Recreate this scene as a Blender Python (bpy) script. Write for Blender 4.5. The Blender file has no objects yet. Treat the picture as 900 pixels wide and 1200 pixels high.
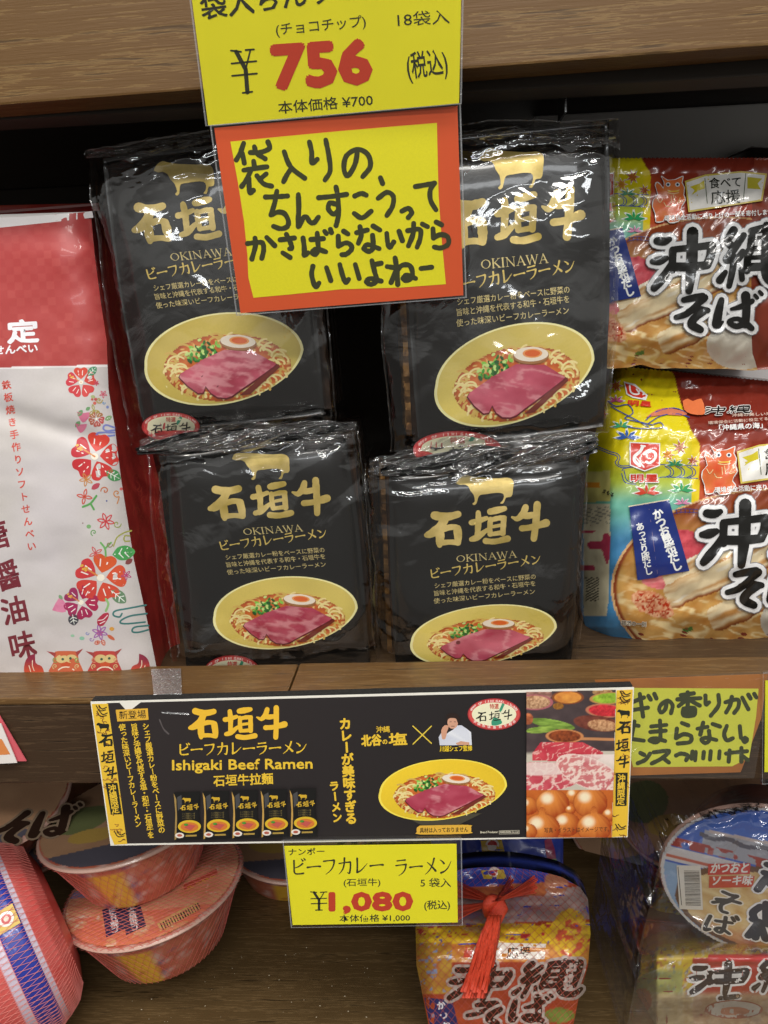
import bpy, bmesh, math, random
import numpy as np
from mathutils import Vector, Matrix, noise as mnoise
from mathutils.geometry import delaunay_2d_cdt

C = bpy.context.scene.collection
scene = bpy.context.scene
random.seed(7)
rng = np.random.RandomState(7)

# ------------------------------------------------------------------ camera
FPX = 903.0                                   # focal length in units of the 900x1200 photograph
YAW, PITCH, ROLL = math.radians(3.5), math.radians(13.0), math.radians(2.3)
fwd = np.array([-math.sin(YAW) * math.cos(PITCH), math.cos(YAW) * math.cos(PITCH), -math.sin(PITCH)])
right = np.array([math.cos(YAW), math.sin(YAW), 0.0])
upv = np.cross(right, fwd)
cr, sr = math.cos(ROLL), math.sin(ROLL)
CR, CU, CB = right * cr - upv * sr, upv * cr + right * sr, -fwd
CAMZ = 1.45
cam_d = bpy.data.cameras.new('camera')
cam_d.sensor_fit = 'VERTICAL'; cam_d.sensor_height = 36.0; cam_d.lens = 36.0 * FPX / 1200.0
cam_d.clip_start = 0.01; cam_d.clip_end = 60.0
cam = bpy.data.objects.new('camera', cam_d)
C.objects.link(cam)
cam.matrix_world = Matrix(((CR[0], CU[0], CB[0], 0), (CR[1], CU[1], CB[1], 0), (CR[2], CU[2], CB[2], CAMZ), (0, 0, 0, 1)))
scene.camera = cam

# ------------------------------------------------------------------ world and shop lamps
world = bpy.data.worlds.new('World'); scene.world = world; world.use_nodes = True
bg = world.node_tree.nodes['Background']
bg.inputs['Strength'].default_value = 0.20
_wn = world.node_tree; _tc = _wn.nodes.new('ShaderNodeTexCoord'); _sp = _wn.nodes.new('ShaderNodeSeparateXYZ'); _rp = _wn.nodes.new('ShaderNodeValToRGB')
_wn.links.new(_tc.outputs['Generated'], _sp.inputs[0]); _mr = _wn.nodes.new('ShaderNodeMapRange'); _mr.inputs['From Min'].default_value = -1; _wn.links.new(_sp.outputs['Z'], _mr.inputs['Value']); _wn.links.new(_mr.outputs[0], _rp.inputs[0])
_rp.color_ramp.elements[0].position = 0.46; _rp.color_ramp.elements[0].color = (0.75, 0.71, 0.66, 1)      # the shop floor and its shelves
_rp.color_ramp.elements[1].position = 0.57; _rp.color_ramp.elements[1].color = (2.2, 2.17, 2.08, 1)       # the white ceiling
_wn.links.new(_rp.outputs[0], bg.inputs['Color'])

def area(name, loc, target, sx, sy, power, col=(1, 0.97, 0.92)):
    d = bpy.data.lights.new(name, 'AREA'); d.shape = 'RECTANGLE'; d.size = sx; d.size_y = sy
    d.energy = power; d.color = col
    o = bpy.data.objects.new(name, d); C.objects.link(o)
    o.location = loc
    o.rotation_euler = (Vector(target) - Vector(loc)).to_track_quat('-Z', 'Y').to_euler()
    return o
# ceiling lamps of the shop, above and behind the photographer
area('ceiling_lamp', (-0.1, -0.42, CAMZ + 1.3), (0.0, 0.45, CAMZ - 0.15), 1.3, 0.10, 13.5)
area('ceiling_lamp', (0.15, -1.25, CAMZ + 1.2), (0.0, 0.45, CAMZ - 0.15), 1.5, 0.12, 16.5)
area('ceiling_lamp', (0.75, -0.25, CAMZ + 1.15), (0.1, 0.45, CAMZ - 0.15), 0.10, 0.10, 4.0)
area('ceiling_lamp', (-0.85, -0.2, CAMZ + 1.15), (0.0, 0.45, CAMZ - 0.2), 0.10, 0.10, 4.0, (1, 0.95, 0.86))
area('ceiling_lamp', (0.2, -2.6, CAMZ + 1.0), (0.0, 0.45, CAMZ - 0.2), 2.2, 0.20, 15.0, (0.95, 0.98, 1))
scene.view_settings.view_transform = 'Standard'
scene.view_settings.look = 'None'
scene.view_settings.exposure = 0.0
scene.view_settings.gamma = 1.0
try:
    scene.cycles.transparent_max_bounces = 16
    scene.cycles.max_bounces = 8
    scene.cycles.sample_clamp_indirect = 3.0
    scene.cycles.caustics_reflective = False
except Exception:
    pass

# ------------------------------------------------------------------ projection of pixels into the place
def ray(x, y):
    x = np.asarray(x, float); y = np.asarray(y, float)
    a = (x - 450) / FPX; b = -(y - 600) / FPX
    return a[..., None] * CR + b[..., None] * CU - CB
def W(x, y, Y):
    d = ray(x, y); k = np.asarray(Y, float) / d[..., 1]
    return d * k[..., None] + np.array([0, 0, CAMZ])
def Wz(x, y, z):
    d = ray(x, y); k = (np.asarray(z, float) - CAMZ) / d[..., 2]
    return d * k[..., None] + np.array([0, 0, CAMZ])

# ------------------------------------------------------------------ colour helpers
def L(c):
    if isinstance(c, str):
        c = c.lstrip('#'); c = [int(c[i:i + 2], 16) for i in (0, 2, 4)]
    c = np.asarray(c, float) / 255.0
    return np.where(c <= 0.04045, c / 12.92, ((c + 0.055) / 1.055) ** 2.4)
def mixc(a, b, t):
    t = np.clip(np.asarray(t, float), 0, 1)[..., None]
    return a * (1 - t) + b * t
def sstep(a, b, x):
    t = np.clip((x - a) / (b - a), 0, 1); return t * t * (3 - 2 * t)
def vnoise(x, y, seed=0):
    xi = np.floor(x).astype(np.int64); yi = np.floor(y).astype(np.int64)
    fx = x - xi; fy = y - yi; fx = fx * fx * (3 - 2 * fx); fy = fy * fy * (3 - 2 * fy)
    def h(i, j):
        n = (i * 374761393 + j * 668265263 + seed * 982451653) & 0x7fffffff
        n = ((n ^ (n >> 13)) * 1274126177) & 0x7fffffff
        return ((n ^ (n >> 16)) & 0xffff) / 65535.0
    return (h(xi, yi) * (1 - fx) + h(xi + 1, yi) * fx) * (1 - fy) + (h(xi, yi + 1) * (1 - fx) + h(xi + 1, yi + 1) * fx) * fy
def lnoise(x, y, seed=0):
    xi = np.floor(x).astype(np.int64); yi = np.floor(y).astype(np.int64); fx = x - xi; fy = y - yi
    def h(i, j):
        n = (i * 374761393 + j * 668265263 + seed * 982451653) & 0x7fffffff
        n = ((n ^ (n >> 13)) * 1274126177) & 0x7fffffff
        return ((n ^ (n >> 16)) & 0xffff) / 65535.0
    a, b, c, d = h(xi, yi), h(xi + 1, yi), h(xi, yi + 1), h(xi + 1, yi + 1)
    return np.where(fx + fy < 1, a + (b - a) * fx + (c - a) * fy, d + (c - d) * (1 - fx) + (b - d) * (1 - fy))
def fbm(x, y, seed=0, o=3):
    s = 0; a = 1; t = 0
    for i in range(o):
        s = s + a * vnoise(x * 2 ** i, y * 2 ** i, seed + i); t += a; a *= 0.5
    return s / t
def ridge(x, y, seed=0, o=3):
    s = 0; a = 1; t = 0
    for i in range(o):
        s = s + a * (1 - abs(2 * vnoise(x * 2 ** i, y * 2 ** i, seed + i) - 1)); t += a; a *= 0.5
    return s / t

# ------------------------------------------------------------------ materials
MATS = {}
def nodemat(name):
    m = bpy.data.materials.new(name); m.use_nodes = True
    nt = m.node_tree; p = nt.nodes['Principled BSDF']
    return m, nt, p
def print_mat(name, rough=0.45, metallic=0.0, spec=0.5, coat=0.0, grain=0.06, bump=0.0, bscale=300):
    if name in MATS: return MATS[name]
    m, nt, p = nodemat(name)
    at = nt.nodes.new('ShaderNodeAttribute'); at.attribute_name = 'Col'
    tc = nt.nodes.new('ShaderNodeTexCoord')
    nz = nt.nodes.new('ShaderNodeTexNoise'); nz.inputs['Scale'].default_value = 900; nz.inputs['Detail'].default_value = 3
    nt.links.new(tc.outputs['Object'], nz.inputs['Vector'])
    mr = nt.nodes.new('ShaderNodeMapRange'); mr.inputs['To Min'].default_value = 1 - grain; mr.inputs['To Max'].default_value = 1 + grain
    nt.links.new(nz.outputs['Fac'], mr.inputs['Value'])
    vm = nt.nodes.new('ShaderNodeVectorMath'); vm.operation = 'SCALE'
    nt.links.new(at.outputs['Color'], vm.inputs[0]); nt.links.new(mr.outputs[0], vm.inputs['Scale'])
    nt.links.new(vm.outputs[0], p.inputs['Base Color'])
    p.inputs['Roughness'].default_value = rough; p.inputs['Metallic'].default_value = metallic
    p.inputs['Specular IOR Level'].default_value = spec; p.inputs['Coat Weight'].default_value = coat
    p.inputs['Coat Roughness'].default_value = 0.08
    if bump:
        n2 = nt.nodes.new('ShaderNodeTexNoise'); n2.inputs['Scale'].default_value = bscale; n2.inputs['Detail'].default_value = 3
        nt.links.new(tc.outputs['Object'], n2.inputs['Vector'])
        bp = nt.nodes.new('ShaderNodeBump'); bp.inputs['Strength'].default_value = bump; bp.inputs['Distance'].default_value = 0.001
        nt.links.new(n2.outputs['Fac'], bp.inputs['Height']); nt.links.new(bp.outputs[0], p.inputs['Normal'])
        if coat: nt.links.new(bp.outputs[0], p.inputs['Coat Normal'])
    MATS[name] = m; return m
def plain_mat(name, col, rough=0.5, metallic=0.0, coat=0.0, bump=0.0, bscale=200, var=0.12, col2=None, nscale=60, stretch=(1, 1, 1), emis=0):
    if name in MATS: return MATS[name]
    m, nt, p = nodemat(name)
    tc = nt.nodes.new('ShaderNodeTexCoord')
    mp = nt.nodes.new('ShaderNodeMapping'); mp.inputs['Scale'].default_value = stretch
    nt.links.new(tc.outputs['Object'], mp.inputs['Vector'])
    nz = nt.nodes.new('ShaderNodeTexNoise'); nz.inputs['Scale'].default_value = nscale; nz.inputs['Detail'].default_value = 5
    nt.links.new(mp.outputs[0], nz.inputs['Vector'])
    rp = nt.nodes.new('ShaderNodeValToRGB')
    c = L(col); c2 = L(col2) if col2 is not None else c * (1 - var)
    rp.color_ramp.elements[0].color = (*c2, 1); rp.color_ramp.elements[1].color = (*c, 1)
    rp.color_ramp.elements[0].position = 0.3; rp.color_ramp.elements[1].position = 0.7
    nt.links.new(nz.outputs['Fac'], rp.inputs[0]); nt.links.new(rp.outputs[0], p.inputs['Base Color'])
    p.inputs['Roughness'].default_value = rough; p.inputs['Metallic'].default_value = metallic
    p.inputs['Coat Weight'].default_value = coat; p.inputs['Coat Roughness'].default_value = 0.06
    if bump:
        n2 = nt.nodes.new('ShaderNodeTexNoise'); n2.inputs['Scale'].default_value = bscale; n2.inputs['Detail'].default_value = 4
        nt.links.new(mp.outputs[0], n2.inputs['Vector'])
        bp = nt.nodes.new('ShaderNodeBump'); bp.inputs['Strength'].default_value = bump; bp.inputs['Distance'].default_value = 0.001
        nt.links.new(n2.outputs['Fac'], bp.inputs['Height']); nt.links.new(bp.outputs[0], p.inputs['Normal'])
        if coat: nt.links.new(bp.outputs[0], p.inputs['Coat Normal'])
    MATS[name] = m; return m
def wood_mat(name, dark, mid, light, rough=0.42, fleck=0.0, grain=1.0):
    m, nt, p = nodemat(name)
    tc = nt.nodes.new('ShaderNodeTexCoord')
    mp = nt.nodes.new('ShaderNodeMapping'); mp.inputs['Scale'].default_value = (5, 210, 210)
    nt.links.new(tc.outputs['Object'], mp.inputs['Vector'])
    n1 = nt.nodes.new('ShaderNodeTexNoise'); n1.inputs['Scale'].default_value = 1.3; n1.inputs['Detail'].default_value = 7; n1.inputs['Roughness'].default_value = 0.65
    n1.inputs['Distortion'].default_value = 0.6
    nt.links.new(mp.outputs[0], n1.inputs['Vector'])
    mp2 = nt.nodes.new('ShaderNodeMapping'); mp2.inputs['Scale'].default_value = (45, 900, 900)
    nt.links.new(tc.outputs['Object'], mp2.inputs['Vector'])
    n2 = nt.nodes.new('ShaderNodeTexNoise'); n2.inputs['Scale'].default_value = 1.0; n2.inputs['Detail'].default_value = 4
    nt.links.new(mp2.outputs[0], n2.inputs['Vector'])
    n3 = nt.nodes.new('ShaderNodeTexNoise'); n3.inputs['Scale'].default_value = 9; n3.inputs['Detail'].default_value = 3
    nt.links.new(tc.outputs['Object'], n3.inputs['Vector'])
    ad = nt.nodes.new('ShaderNodeMath'); ad.operation = 'MULTIPLY_ADD'; ad.inputs[1].default_value = 0.75 * grain; 
    nt.links.new(n2.outputs['Fac'], ad.inputs[0]); nt.links.new(n1.outputs['Fac'], ad.inputs[2])
    ad2 = nt.nodes.new('ShaderNodeMath'); ad2.operation = 'MULTIPLY_ADD'; ad2.inputs[1].default_value = 0.35
    nt.links.new(n3.outputs['Fac'], ad2.inputs[0]); nt.links.new(ad.outputs[0], ad2.inputs[2])
    rp = nt.nodes.new('ShaderNodeValToRGB'); e = rp.color_ramp.elements
    off = 0.375 * grain + 0.175
    e[0].position = 0.30 + off; e[0].color = (*L(dark), 1); e[1].position = 0.72 + off; e[1].color = (*L(light), 1)
    k = e.new(0.5 + off); k.color = (*L(mid), 1)
    nt.links.new(ad2.outputs[0], rp.inputs[0]); nt.links.new(rp.outputs[0], p.inputs['Base Color'])
    p.inputs['Roughness'].default_value = rough; p.inputs['Specular IOR Level'].default_value = 0.28
    bp = nt.nodes.new('ShaderNodeBump'); bp.inputs['Strength'].default_value = 0.22; bp.inputs['Distance'].default_value = 0.0010
    nt.links.new(ad.outputs[0], bp.inputs['Height']); nt.links.new(bp.outputs[0], p.inputs['Normal'])
    return m
def film_mat(name, rough=0.06, gain=1.0, base=0.03, bumps=0.5, bscale=45, tint=(1, 1, 1), fine=0.25, haze=0.0):
    if name in MATS: return MATS[name]
    m = bpy.data.materials.new(name); m.use_nodes = True; nt = m.node_tree; nt.nodes.clear()
    out = nt.nodes.new('ShaderNodeOutputMaterial')
    tr = nt.nodes.new('ShaderNodeBsdfTransparent'); tr.inputs[0].default_value = (*tint, 1)
    gl = nt.nodes.new('ShaderNodeBsdfGlossy'); gl.inputs['Roughness'].default_value = rough; gl.inputs['Color'].default_value = (1, 1, 1, 1)
    tc = nt.nodes.new('ShaderNodeTexCoord')
    vo = nt.nodes.new('ShaderNodeTexVoronoi'); vo.feature = 'DISTANCE_TO_EDGE'; vo.inputs['Scale'].default_value = bscale
    nz = nt.nodes.new('ShaderNodeTexNoise'); nz.inputs['Scale'].default_value = bscale * 0.8; nz.inputs['Detail'].default_value = 3; nz.inputs['Distortion'].default_value = 1.5
    vmx = nt.nodes.new('ShaderNodeVectorMath'); vmx.operation = 'MULTIPLY_ADD'; vmx.inputs[1].default_value = (0.03, 0.03, 0.03)
    nt.links.new(nz.outputs['Color'], vmx.inputs[0]); nt.links.new(tc.outputs['Object'], vmx.inputs[2])
    nt.links.new(tc.outputs['Object'], nz.inputs['Vector']); nt.links.new(vmx.outputs[0], vo.inputs['Vector'])
    b1 = nt.nodes.new('ShaderNodeBump'); b1.inputs['Strength'].default_value = bumps; b1.inputs['Distance'].default_value = 0.004
    b2 = nt.nodes.new('ShaderNodeBump'); b2.inputs['Strength'].default_value = fine; b2.inputs['Distance'].default_value = 0.003
    mm = nt.nodes.new('ShaderNodeMath'); mm.operation = 'MINIMUM'; mm.inputs[1].default_value = 0.12
    nt.links.new(vo.outputs['Distance'], mm.inputs[0]); nt.links.new(mm.outputs[0], b1.inputs['Height'])
    nt.links.new(nz.outputs['Fac'], b2.inputs['Height']); nt.links.new(b1.outputs[0], b2.inputs['Normal'])
    nt.links.new(b2.outputs[0], gl.inputs['Normal'])
    lw = nt.nodes.new('ShaderNodeLayerWeight'); lw.inputs['Blend'].default_value = 0.5
    nt.links.new(b2.outputs[0], lw.inputs['Normal'])
    pw = nt.nodes.new('ShaderNodeMath'); pw.operation = 'POWER'; pw.inputs[1].default_value = 4.0
    nt.links.new(lw.outputs['Facing'], pw.inputs[0])
    fr = nt.nodes.new('ShaderNodeMath'); fr.operation = 'MULTIPLY_ADD'; fr.inputs[1].default_value = 0.92; fr.inputs[2].default_value = 0.07
    nt.links.new(pw.outputs[0], fr.inputs[0])
    ma = nt.nodes.new('ShaderNodeMath'); ma.operation = 'MULTIPLY_ADD'; ma.use_clamp = True
    ma.inputs[1].default_value = gain; ma.inputs[2].default_value = base
    nt.links.new(fr.outputs[0], ma.inputs[0])
    mx = nt.nodes.new('ShaderNodeMixShader')
    nt.links.new(ma.outputs[0], mx.inputs[0]); nt.links.new(tr.outputs[0], mx.inputs[1]); nt.links.new(gl.outputs[0], mx.inputs[2])
    last = mx
    if haze:
        df = nt.nodes.new('ShaderNodeBsdfDiffuse'); df.inputs[0].default_value = (0.85, 0.87, 0.9, 1)
        m2 = nt.nodes.new('ShaderNodeMixShader'); m2.inputs[0].default_value = haze
        nt.links.new(mx.outputs[0], m2.inputs[1]); nt.links.new(df.outputs[0], m2.inputs[2]); last = m2
    nt.links.new(last.outputs[0], out.inputs['Surface'])
    MATS[name] = m; return m

# ------------------------------------------------------------------ object helpers
def link(name, me, mat=None, parent=None, smooth=False):
    if mat is not None:
        for mt in (mat if isinstance(mat, (list, tuple)) else [mat]): me.materials.append(mt)
    if smooth: me.polygons.foreach_set('use_smooth', [True] * len(me.polygons))
    o = bpy.data.objects.new(name, me); C.objects.link(o)
    if parent is not None:
        o.parent = parent
        o.matrix_parent_inverse = Matrix.Translation(-Vector(parent.location))
    return o
def mesh_of(name, V, F, cols=None):
    me = bpy.data.meshes.new(name)
    me.from_pydata([tuple(map(float, v)) for v in V], [], [tuple(map(int, f)) for f in F])
    if cols is not None:
        at = me.color_attributes.new('Col', 'FLOAT_COLOR', 'POINT')
        a = np.ones((len(V), 4)); a[:, :3] = cols
        at.data.foreach_set('color', a.ravel())
    me.update(); return me
def tag(o, label, cat, group=None, kind=None):
    o['label'] = label
    if cat: o['category'] = cat
    if group: o['group'] = group
    if kind: o['kind'] = kind
    return o
def thing(name, loc, label, cat, group=None):
    o = bpy.data.objects.new(name, None); C.objects.link(o); o.location = tuple(map(float, loc)); o.empty_display_size = 0.02
    return tag(o, label, cat, group)
def box_bm(bm, lo, hi, bev=0.0):
    r = bmesh.ops.create_cube(bm, size=1.0)
    for v in r['verts']:
        v.co = Vector([lo[i] + (v.co[i] + 0.5) * (hi[i] - lo[i]) for i in range(3)])
    if bev:
        es = list({e for v in r['verts'] for e in v.link_edges})
        bmesh.ops.bevel(bm, geom=es, offset=bev, segments=2, affect='EDGES', profile=0.6)
def box(name, lo, hi, mat, parent=None, bev=0.0008):
    bm = bmesh.new(); box_bm(bm, lo, hi, bev); me = bpy.data.meshes.new(name); bm.to_mesh(me); bm.free()
    return link(name, me, mat, parent)
def slab(name, front, thick, mat, parent=None, nrm=None, cols=None):
    """a thin plate: front corners (4 world points), thickness going away along the normal"""
    F = np.array(front, float); n = np.cross(F[1] - F[0], F[3] - F[0]); n /= np.linalg.norm(n)
    if n[1] < 0: n = -n
    V = np.vstack([F, F + n * thick])
    return link(name, mesh_of(name, V, [(0, 3, 2, 1), (4, 5, 6, 7), (0, 1, 5, 4), (1, 2, 6, 5), (2, 3, 7, 6), (3, 0, 4, 7)], cols), mat, parent)

# ------------------------------------------------------------------ flat print: shapes in photograph-sized units laid on a surface
_gc = {}
def glyphs(s, bold=0.0, res=2):
    k = (s, bold, res)
    if k in _gc: return _gc[k]
    cu = bpy.data.curves.new('t', 'FONT'); cu.body = s; cu.size = 1.0; cu.offset = bold; cu.resolution_u = res
    ob = bpy.data.objects.new('t', cu); C.objects.link(ob)
    dg = bpy.context.evaluated_depsgraph_get(); dg.update()
    me = bpy.data.meshes.new_from_object(ob.evaluated_get(dg))
    V = np.array([v.co[:2] for v in me.vertices]) if len(me.vertices) else np.zeros((0, 2))
    F = [tuple(p.vertices) for p in me.polygons]
    bpy.data.objects.remove(ob); bpy.data.curves.remove(cu); bpy.data.meshes.remove(me)
    _gc[k] = (V, F); return V, F
def catmull(P, n=5):
    P = np.asarray(P, float)
    if len(P) < 3: return P
    Q = np.vstack([2 * P[0] - P[1], P, 2 * P[-1] - P[-2]]); out = []
    for i in range(1, len(Q) - 2):
        p0, p1, p2, p3 = Q[i - 1:i + 3]
        for t in np.linspace(0, 1, n, endpoint=False):
            out.append(0.5 * (2 * p1 + (p2 - p0) * t + (2 * p0 - 5 * p1 + 4 * p2 - p3) * t * t + (3 * p1 - p0 - 3 * p2 + p3) * t ** 3))
    out.append(P[-1]); return np.array(out)
def union_mesh(polys):
    """union of simple polygons -> non-overlapping triangles"""
    vs = []; fs = []
    for p in polys:
        a = 0.0; n = len(p)
        for i in range(n): a += p[i][0] * p[(i + 1) % n][1] - p[(i + 1) % n][0] * p[i][1]
        if abs(a) < 1e-9: continue
        if a < 0: p = p[::-1]
        b = len(vs); vs += [Vector((float(q[0]), float(q[1]))) for q in p]; fs.append(list(range(b, b + n)))
    if not fs: return np.zeros((0, 2)), []
    r = delaunay_2d_cdt(vs, [], fs, 1, 1e-5)
    return np.array([tuple(v) for v in r[0]]), [tuple(f) for f, src in zip(r[2], r[5]) if len(src)]
def refine(V, F, cell):
    if len(V) == 0: return V, F
    bm = bmesh.new(); bv = [bm.verts.new((v[0], v[1], 0)) for v in V]
    for f in F:
        try: bm.faces.new([bv[i] for i in f])
        except ValueError: pass
    for ax in (0, 1):
        lo, hi = V[:, ax].min(), V[:, ax].max()
        k = math.floor(lo / cell) + 1
        while k * cell < hi:
            co = [0, 0, 0]; co[ax] = k * cell; no = [0, 0, 0]; no[ax] = 1
            bmesh.ops.bisect_plane(bm, geom=bm.verts[:] + bm.edges[:] + bm.faces[:], dist=1e-5, plane_co=co, plane_no=no); k += 1
    bm.verts.index_update()
    V2 = np.array([v.co[:2] for v in bm.verts]); F2 = [tuple(v.index for v in f.verts) for f in bm.faces]
    bm.free(); return V2, F2
class Art:
    def __init__(s, cell=9.0):
        s.P = []; s.T = np.array([[1, 0, 0], [0, 1, 0]], float); s.z = 0; s.cell = cell
    def tf(s, V):
        V = np.asarray(V, float); return V @ s.T[:, :2].T + s.T[:, 2]
    def set(s, T=None):
        s.T = np.array([[1, 0, 0], [0, 1, 0]], float) if T is None else np.asarray(T, float)[:2]
    def up(s, n=1): s.z += n
    def raw(s, V, F, col, z=None):
        if len(V): s.P.append((np.asarray(V, float), F, col, s.z if z is None else z, s.cell))
    def poly(s, pts, col, smooth=0):
        p = catmull(np.vstack([pts, pts[:1]]), smooth)[:-1] if smooth else np.asarray(pts, float)
        V, F = union_mesh([s.tf(p)]); s.raw(V, F, col)
    def ell(s, cx, cy, rx, ry, col, n=28, rot=0):
        a = np.linspace(0, 2 * math.pi, n, endpoint=False); c, q = math.cos(rot), math.sin(rot)
        X = rx * np.cos(a); Y = ry * np.sin(a)
        s.poly(np.stack([cx + X * c - Y * q, cy + X * q + Y * c], 1), col)
    def stroke_polys(s, pts, w, wmul=1, wadd=0, smooth=4, cap=8, rag=0):
        P = np.array([(p[0], p[1], p[2] if len(p) > 2 else w) for p in pts], float)
        if smooth > 1: P = catmull(P, smooth)
        P[:, 2] = np.maximum(P[:, 2] * wmul + wadd, 1e-5)
        if rag: P[:, 2] *= 1 + rag * (rng.rand(len(P)) - 0.5) * 2
        sc = math.sqrt(abs(np.linalg.det(s.T[:, :2])))
        XY = s.tf(P[:, :2]); R = P[:, 2] * sc * 0.5; out = []
        for i in range(len(XY)):
            a = np.linspace(0, 2 * math.pi, cap, endpoint=False) + 0.3
            out.append(np.stack([XY[i, 0] + R[i] * np.cos(a), XY[i, 1] + R[i] * np.sin(a)], 1))
            if i:
                d = XY[i] - XY[i - 1]; l = np.hypot(*d)
                if l > 1e-6:
                    n = np.array([-d[1], d[0]]) / l
                    out.append(np.array([XY[i - 1] + n * R[i - 1], XY[i] + n * R[i], XY[i] - n * R[i], XY[i - 1] - n * R[i - 1]]))
        return out
    def brush(s, strokes, w, col, wmul=1, wadd=0, smooth=3, cap=10, rag=0):
        polys = []
        for st in strokes: polys += s.stroke_polys(st, w, wmul, wadd, smooth, cap, rag)
        V, F = union_mesh(polys); s.raw(V, F, col)
    def text(s, t, p0, p1, size, col, bold=0.0, spread=True, skew=None):
        """t along the baseline p0->p1 (stretched to fit when p1 is given); size = em height"""
        b_, bold = (bold, 0.0) if bold > 0.012 else (0.0, bold)
        V, F = glyphs(t, bold)
        if not len(V): return
        p0 = np.array(p0, float)
        if p1 is not None and not np.isscalar(p1):
            p1 = np.array(p1, float); d = p1 - p0; l = np.hypot(*d); ex = d / l
            x0, x1 = V[:, 0].min(), V[:, 0].max(); sx = l / max(x1 - x0, 1e-6)
        else:
            ang = 0 if p1 is None else p1; ex = np.array([math.cos(ang), -math.sin(ang)]); x0 = V[:, 0].min(); sx = size
        ey = np.array([ex[1], -ex[0]]) if skew is None else np.array(skew, float)
        U = p0 + np.outer((V[:, 0] - x0) * sx, ex) + np.outer(V[:, 1] * size, ey)
        s.emb(U, F, col, b_, ex * size, ey * size)
    def emb(s, U, F, col, b_, ex, ey):
        s.raw(s.tf(U), F, col)
        if b_:
            n = 8 if b_ > 0.04 else 4
            for k in range(n):
                an = math.pi / 4 + k * 2 * math.pi / n; s.raw(s.tf(U + b_ * (math.cos(an) * ex + math.sin(an) * ey)), F, col, s.z + 0.08 * (k + 1))
    def vtext(s, t, p0, p1, size, col, bold=0.0, sx=1.0):
        """vertical writing; p0 = centre of the first character, p1 = centre of the last"""
        p0 = np.array(p0, float); p1 = np.array(p1, float); n = max(1, len(t) - 1); d = (p1 - p0)
        ey = -d / (np.hypot(*d) + 1e-9); ex = np.array([-ey[1], ey[0]])
        for i, ch in enumerate(t):
            if ch == ' ': continue
            b_, bo = (bold, 0.0) if bold > 0.012 else (0.0, bold)
            V, F = glyphs(ch, bo)
            if not len(V): continue
            c = p0 + d * (i / n)
            V = V - np.array([0.5, 0.38])
            if ch in 'ー―': V = np.stack([V[:, 1], -V[:, 0]], 1)
            if ch in 'っェ、。': V = V + np.array([0.08, 0.08])
            U = c + np.outer(V[:, 0] * size * sx, ex) + np.outer(V[:, 1] * size, ey)
            s.emb(U, F, col, b_, ex * size, ey * size)
    def img(s, x0, y0, x1, y1, cell, fn):
        """finely meshed patch whose colours come from fn(x, y) -> (rgb, keep)"""
        nx = max(2, int((x1 - x0) / cell) + 1); ny = max(2, int((y1 - y0) / cell) + 1)
        X, Y = np.meshgrid(np.linspace(x0, x1, nx), np.linspace(y0, y1, ny))
        rgb, keep = fn(X.ravel(), Y.ravel())
        if keep is None: keep = np.ones(nx * ny, bool)
        idx = np.arange(nx * ny).reshape(ny, nx)
        q = np.stack([idx[:-1, :-1], idx[:-1, 1:], idx[1:, 1:], idx[1:, :-1]], -1).reshape(-1, 4)
        q = q[keep[q].all(1)]
        used = np.unique(q); mp = -np.ones(nx * ny, int); mp[used] = np.arange(len(used))
        V = np.stack([X.ravel(), Y.ravel()], 1)[used]
        s.P.append((s.tf(V), [tuple(f) for f in mp[q]], rgb[used], s.z, 0))
    def build(s, name, surf, mat, parent=None, dz=4e-5, base=2e-4, smooth=True):
        VV = []; FF = []; CC = []; n = 0
        for V, F, col, z, cell in s.P:
            if not isinstance(col, np.ndarray) or col.ndim == 1:
                ext = max(np.ptp(V[:, 0]), np.ptp(V[:, 1]))
                if ext > cell and cell: V, F = refine(V, F, cell)
                c = col(V[:, 0], V[:, 1]) if callable(col) else np.tile(L(col) if isinstance(col, (str, tuple)) else col, (len(V), 1))
            else: c = col
            VV.append(surf(V[:, 0], V[:, 1], base + z * dz)); CC.append(c)
            FF += [tuple(i + n for i in reversed(f)) for f in F]; n += len(V)
        me = mesh_of(name, np.vstack(VV), FF, np.vstack(CC))
        return link(name, me, mat, parent, smooth)
def plane_surf(Yf):
    """print on a sheet whose depth is Yf(x, y) (a number or a function of photograph coordinates)"""
    def f(x, y, h):
        Y = Yf(x, y) if callable(Yf) else np.full(np.shape(x), float(Yf))
        return W(x, y, Y - h)
    return f
def affine3(src, dst):
    A = np.array([[*p, 1] for p in src], float); B = np.array(dst, float)
    X, *_ = np.linalg.lstsq(A, B, rcond=None); return X.T

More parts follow.
